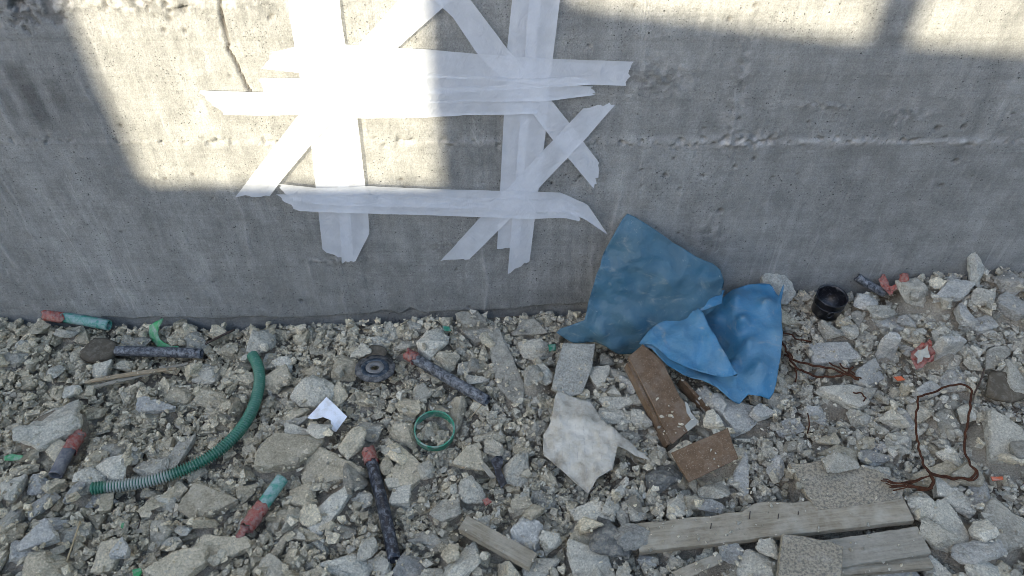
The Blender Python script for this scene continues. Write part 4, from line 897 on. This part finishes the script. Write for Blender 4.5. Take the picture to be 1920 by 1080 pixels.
bag2 = sheet([(1192, 650), (1215, 632), (1240, 618), (1272, 613), (1276, 596), (1290, 586), (1330, 582), (1350, 566), (1372, 552), (1400, 541), (1446, 544), (1454, 560), (1456, 572), (1460, 548), (1466, 541), (1467, 556), (1459, 580), (1463, 606), (1460, 622), (1464, 645), (1460, 690), (1452, 740), (1446, 756), (1424, 748), (1400, 742), (1390, 764), (1366, 752), (1345, 728), (1312, 718), (1280, 706), (1250, 690), (1222, 660)],
             lambda u, v: (hit(u, v, dc, dn), dn),
             relief([(1192, 650, .0), (1240, 640, .030), (1272, 613, .030), (1312, 600, -.02), (1330, 620, -.055, 2), (1345, 645, -.06, 2), (1352, 668, -.05, 2),(1310, 650, -.05), (1330, 680, -.04), (1370, 690, .03), (1345, 600, .02), (1375, 580, .075), (1385, 620, .085), (1400, 660, .07), (1430, 590, .07), (1400, 545, .02), (1450, 560, .02), (1450, 640, .055), (1455, 700, .03), (1420, 700, .06), (1400, 735, .01), (1390, 762, -.015), (1446, 754, .0), (1320, 712, .012), (1280, 690, .01), (1260, 660, .01), (1465, 545, .03)], 7, .004, 75, 2.2, fine=.008), 5.5, M_BLUE2, .0009, "plastic_bag", soft=4)
finish(bag2, "crumpled bright blue plastic bag with an open dark fold", "plastic bag", anchor="brighter blue bag", at=dc)
flap = sheet([(1352, 566), (1356, 556), (1338, 560), (1318, 578), (1290, 586), (1300, 598), (1330, 590), (1350, 582)], lambda u, v: (hit(u, v, dc + dn * .05, dn), dn), relief([(1352, 566, .03), (1300, 592, .02), (1330, 575, .04)], 9, .004, 30), 8, M_BLUE2, .0012, "folded_hem")
flap.parent = bag2; flap["label"] = "gathered fold joining up to the sheet behind"

fl2 = sheet([(1194, 650), (1215, 631), (1240, 617), (1270, 614), (1276, 597), (1287, 587), (1300, 602), (1312, 620), (1328, 648), (1342, 672), (1356, 694), (1382, 722), (1350, 726), (1312, 716), (1280, 704), (1250, 688), (1222, 660)], lambda u, v: (hit(u, v, dc, dn), dn), relief([(1194, 650, .004), (1240, 640, .036), (1270, 614, .040), (1288, 588, .078), (1312, 622, .092), (1335, 660, .088), (1356, 692, .074), (1380, 720, .045), (1300, 662, .062), (1284, 640, .056), (1300, 700, .034), (1340, 718, .040), (1250, 672, .034)], 7, .003, 60, fine=.007), 5.5, M_BLUE2, .0009, "front_flap", soft=2)
fl2.parent = bag2; fl2["label"] = "front flap folded over the dark opening"

# --- timber
def beam(name, uv0, uv1, wd, th, mat, lab, anchor, o0=0, o1=0, tilt=0.0, prof=None, nails=(), cat="plank", n=36, group=None, jag=.003, bow=0.0):
    a, b = lay(*uv0, th + o0), lay(*uv1, th + o1); x = (b - a); L = x.length; x.normalize()
    z = (Vector((0, 0, 1)) - x * x.z).normalized(); y = z.cross(x); Rm = Matrix.Rotation(tilt, 3, x); y = Rm @ y; z = Rm @ z
    M = Matrix((x, y, z)).transposed(); root = empty(name, (a + b) / 2 - Vector((0, 0, th)))
    V = []; sd = random.random() * 99
    for i in range(n):
        f = i / (n - 1); s = -L / 2 + L * f; hi, lo = (prof(f) if prof else (1, 1)); e = .0018
        bo = bow * math.sin(math.pi * f)
        yt, yb = wd / 2 * hi + e * mnoise.noise(Vector((f * 22, sd, 0))), -wd / 2 * lo + e * mnoise.noise(Vector((f * 22, sd, 9)))
        bv = .0015
        cs = [(yb + bv, 0), (yb, -bv), (yb, -th + bv), (yb + bv, -th), (yt - bv, -th), (yt, -th + bv), (yt, -bv), (yt - bv, 0)]
        for k, (yy, zz) in enumerate(cs):
            dx = (jag * mnoise.noise(Vector((yy * 160, zz * 50, sd + i))) if i in (0, n - 1) else 0); V.append((s + dx, yy, zz + bo))
    F = [(i * 8 + k, (i + 1) * 8 + k, (i + 1) * 8 + (k + 1) % 8, i * 8 + (k + 1) % 8) for i in range(n - 1) for k in range(8)] + [tuple(range(8)), tuple((n - 1) * 8 + k for k in range(8))[::-1]]
    mid = (a + b) / 2
    place("board", V, F, mat, mid, M, root)
    for (f, g_, ln, lx, ly) in nails:
        p = mid + M @ Vector((-L / 2 + L * f, wd * g_, -.004)); q = p + M @ Vector((lx, ly, ln)); V, F = sweep(line(p, q, 5, .0004), .0013, 7)
        part("nail", mesh_np("nail", V, F, M_NAIL), root)
    return finish(root, lab, cat, group, anchor=anchor, at=mid)
def prof_long(f):
    hi = .62 if f < .40 else (.62 + (1.05 - .62) * (f - .40) / .06 if f < .46 else (1.05 - .25 * max(0, (f - .5)) / .12 if f < .62 else .80))
    return hi + .03 * math.sin(f * 40), 1.0
beam("wooden_plank", (1192, 1002), (1700, 944), .085, .020, M_WOOD, "long dusty plank with nails, its upper edge splintered", "long plank", .020, .026, .04, prof_long,
     ((.27, -.10, .016, .004, .010), (.42, .06, .020, .003, .012), (.52, -.05, .014, .004, .010), (.60, .02, .012, .0, .006)))
beam("wooden_plank", (1505, 1046), (1732, 1012), .066, .016, M_WOODG, "short grey board crossing below the long plank", "short grey board", .018, .020, .05, cat="board")
beam("wooden_plank", (1520, 1070), (1745, 1052), .030, .016, M_WOOD, "narrow board edge at the bottom, under the short grey board", "narrow bottom board", .006, .008, cat="board")
beam("wooden_batten", (868, 978), (1000, 1050), .040, .024, M_WOODT, "short square wooden batten slanting at the bottom centre", "wooden batten", .022, .018, .0, cat="batten")
bpy.data.objects["wooden_batten"].children[0].data.materials[0] = M_WOOD
flat_thing("panel_block", [(1468, 1001), (1500, 1004), (1542, 1012), (1581, 1024), (1580, 1052), (1577, 1100), (1458, 1100), (1462, 1050)], .018, .052, M_PLY, "speckled square panel piece lying over the short grey board", "panel", "speckled square panel", .0010, tilt=(0, -.16, 1))
flat_thing("panel_corner", [(1480, 868), (1500, 870), (1560, 860), (1640, 880), (1700, 905), (1690, 934), (1610, 948), (1533, 957), (1508, 920)], .016, .040, M_PLY, "speckled panel corner half buried under stones above the long plank", "panel", "buried speckled panel", .0008, tilt=(-.04, -.22, 1), res=None)
beam("wood_splinter", (1268, 1084), (1352, 1044), .030, .006, M_WOOD, "curved split piece of bark-like wood at the bottom edge", "bottom wood splinter", .016, .016, .25, lambda f: (1 - .35 * f, .8), n=20, bow=.012, cat="splinter")
beam("wood_splinter", (158, 716), (330, 690), .016, .007, M_WOODT, "tan wood splinter beside the short dusty pipe", "tan wood splinter", .020, .018, .2, lambda f: (.35 + .65 * math.sin(math.pi * f) ** .5, .6), n=24, bow=.004, cat="splinter")
beam("wood_splinter", (176, 724), (352, 680), .018, .006, M_WOODG, "grey wood splinter lying along the tan one", "grey wood splinter", .014, .012, -.1, lambda f: (.5 + .4 * math.sin(math.pi * f), .7), n=24, cat="splinter")
beam("wood_splinter", (865, 877), (902, 869), .006, .003, M_WOODT, "thin tan sliver above the pale stones beside the rubber scrap", None, .02, .02, n=10, cat="splinter")
beam("wood_splinter", (902, 866), (926, 896), .014, .004, M_WOODG, "small flat grey wood chip beside the black rubber scrap", None, .02, .018, n=10, cat="splinter")
for (a, b, r, mat, lab) in (((150, 978), (125, 1052), .0022, M_STRAW, "dry pale straw stalk near the bottom left"), ((1846, 690), (1826, 740), .0022, M_TWIG, "dark dry twig above the rusty loop"), ((263, 975), (258, 992), .0014, M_TWIG, "tiny brown twig below the hose"),
                            ((905, 757), (880, 785), .0015, M_STRAW, "thin straw below the lower end of the slanting pipe"), ((385, 645), (440, 618), .0035, M_TWIG, "dark root stub beside the short dusty pipe's open end")):
    p, q = lay(*a, .016), lay(*b, .014); V, F = sweep(smooth_path([p, p.lerp(q, .5) + Vector((.003, 0, .004)), q], 14), r, 7)
    o = link("dry_stalk", mesh_np("dry_stalk", V, F, mat)); finish(o, lab, "twig", res=0)

# --- mortar stuck on the plank's end
Dm, Fm = rock(4, 83, 5, .30)
o = link("mortar_lump", mesh_np("mortar_lump", Dm * np.array([.048, .034, .016]), Fm, M_STONE, False)); o.color = (.36, .34, .29, 1)
bpy.context.view_layer.update(); pk = bpy.data.objects["wooden_plank"].children[0].matrix_world
o.location = pk @ Vector((-.335, -.004, .004)); o.rotation_euler = (0, 0, .2); finish(o, "pale mortar lump stuck on the left end of the long plank", "mortar", res=0)

# --- rusty wire
def wire(path, r, off, closed=False, n=90, wob=.0015):
    P = smooth_path([lay(u, v, off) for u, v in path], n); P = [p + Vector((mnoise.noise(p * 60), mnoise.noise(p * 60 + Vector((9, 0, 0))), mnoise.noise(p * 60 + Vector((0, 9, 0))))) * wob for p in P]
    return sweep(P, r, 8)
loop = [(1722, 742), (1716, 790), (1722, 840), (1730, 868), (1742, 889), (1790, 896), (1830, 898), (1834, 886), (1812, 862), (1806, 840), (1812, 800), (1820, 760), (1822, 724), (1805, 718), (1775, 724), (1745, 738), (1720, 744)]
L = [wire(loop, .0028, .044, n=160, wob=.004)]; L.append(wire([(u + 2, v + 2) for u, v in loop[2:9]], .0022, .044, n=70, wob=.005))
L.append(wire([(1745, 890), (1752, 905), (1742, 918), (1720, 918)], .0040, .060, n=30))
for k in range(7): L.append(wire([(1748, 916), (1715, 912 + k % 3 * 2), (1652 + k * 4, 900 + k * 3.2 - (k % 2) * 6)], .0016, .075, n=26, wob=.003))
for k in range(4): L.append(wire([(1742, 893), (1715, 901 + k), (1690 + k * 3, 906 + k * 2)], .0016, .065, n=20, wob=.003))
V, F = join(*L); o = link("wire_loop", mesh_np("wire_loop", V, F, M_RUST)); finish(o, "bent rusty wire loop with a twisted knot and frayed end", "wire", anchor="rusty loop", at=lay(1770, 810), res=0)
L = []
for k, pth in enumerate(([(1466, 640), (1490, 690), (1530, 708), (1575, 705), (1600, 690)], [(1470, 665), (1500, 680), (1560, 690), (1610, 712)], [(1462, 620), (1500, 638), (1520, 640)], [(1480, 660), (1495, 700), (1490, 716)], [(1555, 680), (1590, 700), (1615, 710)], [(1600, 735), (1628, 742), (1618, 752)], [(1575, 682), (1596, 694), (1604, 700)])):
    L.append(wire(pth, .0030 if k < 2 else .0020, .026, n=40, wob=.006))
V, F = join(*L); o = link("wire_bundle", mesh_np("wire_bundle", V, F, M_RUST)); finish(o, "tangled rusty wire bundle beside the brighter blue bag", "wire", anchor="rusty wire bundle", at=lay(1545, 700), res=0)
V, F = wire([(1514, 775), (1518, 795), (1514, 812)], .0018, .022, n=16); o = link("wire_stub", mesh_np("wire_stub", V, F, M_RUST)); finish(o, "short rusty wire stub below the wire bundle", "wire", res=0)

# --- red wrappers
def scrap(px, lab, ctrl, mat, seed, anchor, name):
    c, n = fit_plane([lay(u, v, .03) for u, v in px]); s = sheet(px, lambda u, v: (hit(u, v, c, n), n), relief(ctrl, seed, .013, 11), 4, mat, .0008, name, False, edge=5); finish(s, lab, "wrapper", anchor=anchor, at=c); return s, c, n
scrap([(1648, 532), (1660, 521), (1668, 540), (1680, 538), (1692, 520), (1704, 520), (1706, 534), (1692, 536), (1682, 548), (1668, 554), (1656, 546)], "torn red tape scrap by the wall beside the small pipe", [(1655, 530, .02), (1670, 545, .0), (1700, 526, .018)], M_RED, 3, "red tape scrap", "tape_scrap")
wr, c, n = scrap([(1706, 660), (1722, 650), (1742, 640), (1752, 662), (1750, 680), (1734, 686), (1718, 694), (1710, 676)], "crumpled red-edged wrapper with a grey dusty middle", [(1708, 660, .0), (1740, 645, .006), (1750, 675, .010), (1718, 690, .0)], M_RED, 5, "red-edged wrapper", "wrapper")
g2 = sheet([(1713, 667), (1721, 658), (1731, 657), (1738, 651), (1740, 662), (1744, 672), (1731, 672), (1728, 680), (1719, 684), (1720, 674)], lambda u, v: (hit(u, v, c + n * .012, n), n), relief([(1712, 662, .004), (1738, 652, .008), (1728, 680, .006)], 5, .006, 11), 5, M_PALE, .0006, "dusty_patch", False, edge=6); g2.parent = wr
# earth clods
D_, Fd = rock(4, 77, 4, .10)
for (u, v, s, sc, lab) in ((192, 664, .052, .55, "smooth brown earth clod left of the short dusty pipe"), (705, 665, .035, .4, "brown earth clod behind the grinding disc"), (1880, 730, .06, .35, "patch of dark earth at the right edge")):
    p = lay(u, v, 0); o = link("earth_clod", mesh_np("earth_clod", D_ * np.array([s, s * .8, s * sc]) , Fd, M_EARTH)); o.location = p + Vector((0, 0, s * sc * .3)); finish(o, lab, "clod", res=0)

bpy.context.view_layer.update()
PNL = bpy.data.objects["panel_corner"]; pn = PNL.matrix_world.to_3x3() @ Vector((0, 0, 1)); pc = PNL.matrix_world.translation
pm = np.zeros((NX, NY), bool); keep = RESV; RESV = pm; reserve(PNL, 1); pm = RESV; RESV = keep
pz = pc.z - (pn.x * (gx - pc.x) + pn.y * (gy - pc.y)) / pn.z; H[pm] = np.maximum(H[pm], pz[pm])
for q in individuals:
    l = q[0].matrix_world.translation; i, j = cell(l.x, l.y)
    if pm[i, j]: q[0].matrix_world = Matrix.Translation((0, 0, max(0, float(pz[i, j]) + q[0].scale.z * .45 - l.z))) @ q[0].matrix_world
for o, gr in LOOSE:
    if gr is not None: reserve(o, gr, raise_h=o['category'] in ('plank', 'board', 'panel', 'batten', 'tile', 'splinter', 'profile'))
for k in range(4000):                              # the bare strip of the buried panel
    f, g_ = random.random(), random.random(); u, v = 1500 + 185 * f, 957 - 26 * f - g_ * (46 - 20 * f)
    i, j = cell(*lay(u, v, .02)[:2]); RESV[i - 1:i + 2, j - 1:j + 2] = True
# keep the lip in front of the named stones a little clear too
# ------------------------------------------------------------------ fill between: medium, small, crumbs
MK = RESV | (HERO < .72)
scatter(1050, .0135, .036, MID, 'mid', -1.75, 1.75, -1.02, 0, pct=66, tries=4, mask=MK, power=2.0, sink=.25, dark=1.1)
scatter(520, .014, .034, MID, 'mid_out', -2.35, 2.35, -1.75, 0, pct=68, tries=3, mask=RESV | ((np.abs(gx) < 1.75) & (gy > -1.02)), power=2.0)
scatter(8000, .0050, .0125, SM, 'small', -1.75, 1.75, -1.02, 0, pct=65, tries=3, mask=RESV | (HERO < .62), power=1.7, sink=.15, dark=1.18)
scatter(1800, .006, .014, HU, 'small_out', -2.35, 2.35, -1.75, 0, pct=65, tries=2, mask=RESV | ((np.abs(gx) < 1.75) & (gy > -1.02)), power=1.7)
M_DUST = NB("pale_dust"); _c = M_DUST.ramp(M_DUST.noise(7, 5, .7), (.33, (.22, .18, .13)), (.5, (.40, .345, .265)), (.66, (.51, .45, .355)))
_c = M_DUST.mix(1.0, _c, M_DUST.ramp(M_DUST.noise(240, 4, .8), (.28, .62), (.72, 1.3)), 'MULTIPLY')
M_DUST = M_DUST.done(_c, 1.0, M_DUST.bump(M_DUST.math('ADD', M_DUST.noise(110, 6, .85), M_DUST.math('MULTIPLY', M_DUST.voro(260)[0], -.6)), 1.0, .010), .08)
DU = blur(np.where(RESV | pm, np.minimum(H, HS), H), 4) - .0235 + .018 * fbm(np.stack([gx * 5, gy * 5, 0 * gx], -1), 3, 81) + .006 * fbm(np.stack([gx * 40, gy * 40, 0 * gx], -1), 3, 82)
st = 2; DD = DU[::st, ::st]; ii = np.arange(DD.size).reshape(DD.shape)
o = link("dust", mesh_np("dust", np.stack([gx[::st, ::st], gy[::st, ::st], DD], -1).reshape(-1, 3), grid_faces(ii), M_DUST)); tag(o, "pale concrete dust and sand filling the gaps between stones", "dust", kind="stuff")
H = np.maximum(H, DU)
scatter(3800, .0042, .0110, SM, 'small', -1.75, 1.75, -1.02, 0, pct=62, tries=3, mask=RESV | (HERO < .6), power=1.6, sink=.1, dark=1.22)
scatter(30000, .0014, .0056, HU, 'crumbs', -1.7, 1.7, -0.98, 0, pct=60, tries=2, mask=None, power=2.4, dark=1.22)

# the largest of the medium stones in view become individuals, 300 in all
mids = BITS['mid']
def in_view(p):
    u, v = project(p); return 4 < u < 1916 and 4 < v < 1076
order = sorted([k for k in range(len(mids)) if in_view(mids[k][1])], key=lambda k: -mids[k][5])
take = set(order[:300 - len(individuals)])
for k in take:
    vi, loc, sc, Rm, tn, s = mids[k]; o = link("concrete_lump", MIDM[vi])
    o.matrix_world = Matrix.Translation(loc) @ Matrix(Rm.tolist()).to_4x4() @ Matrix.Diagonal((*sc, 1)); o.color = (*tn, 1)
    lum = tn.mean(); tw = 'tan' if tn[0] > tn[2] * 1.3 else ('pale' if lum > .46 else 'grey')
    individuals.append((o, tw, "lump", 0, s * 1.1))
BITS['mid'] = [m for k, m in enumerate(mids) if k not in take]
def joined(items, lib, name):
    VV, FF, TT, off = [], [], [], 0
    for vi, loc, sc, Rm, tn, s in items:
        V, F = lib[vi]; v = (V * np.array(sc)) @ Rm.T + np.array(loc); VV.append(v); FF.append(F + off); off += len(V); TT.append(np.tile(tn, (len(V), 1)))
    return mesh_np(name, np.concatenate(VV), np.concatenate(FF), M_BITS, False, np.concatenate(TT))
for name, keys, lib, lab in (("rubble", ('mid', 'mid_out'), MID, "loose medium broken concrete lumps covering the ground"), ("gravel", ('small',), SM, "small broken concrete gravel between the larger chunks"),
                             ("grit", ('bed', 'small_out'), HU, "coarse grit bed beneath the rubble"), ("crumbs", ('crumbs',), HU, "fine concrete crumbs and dust between stones")):
    o = link(name, joined(sum((BITS[k] for k in keys), []), lib, name)); tag(o, lab, "rubble", kind="stuff")

# labels for the remaining individual stones: which thing they lie by, and towards which other one
ORD = ["largest", "second largest", "third largest", "fourth largest", "fifth largest", "sixth largest", "seventh largest", "eighth largest", "ninth largest", "tenth largest", "eleventh largest", "twelfth largest", "thirteenth largest", "fourteenth largest", "fifteenth largest"]
bpy.context.view_layer.update()
buckets = {}
for o, tw, sh, lab, s in individuals:
    o["category"] = "stone"; o["group"] = "broken concrete pieces on the ground"
    if lab: o["label"] = lab; continue
    p = o.matrix_world.translation; dist = sorted(ANCH, key=lambda a: (a[1] - p).length)
    buckets.setdefault((sh, dist[0][0], dist[1][0]), []).append((s, o, tw))
for (sh, a, b), L in buckets.items():
    L.sort(key=lambda q: -q[0])
    for k, (s, o, tw) in enumerate(L):
        o["label"] = (f"{tw} concrete {sh}, {ORD[min(k, 14)]} by {a} towards {b}" if len(L) > 1 else f"{tw} concrete {sh} by {a} towards {b}")
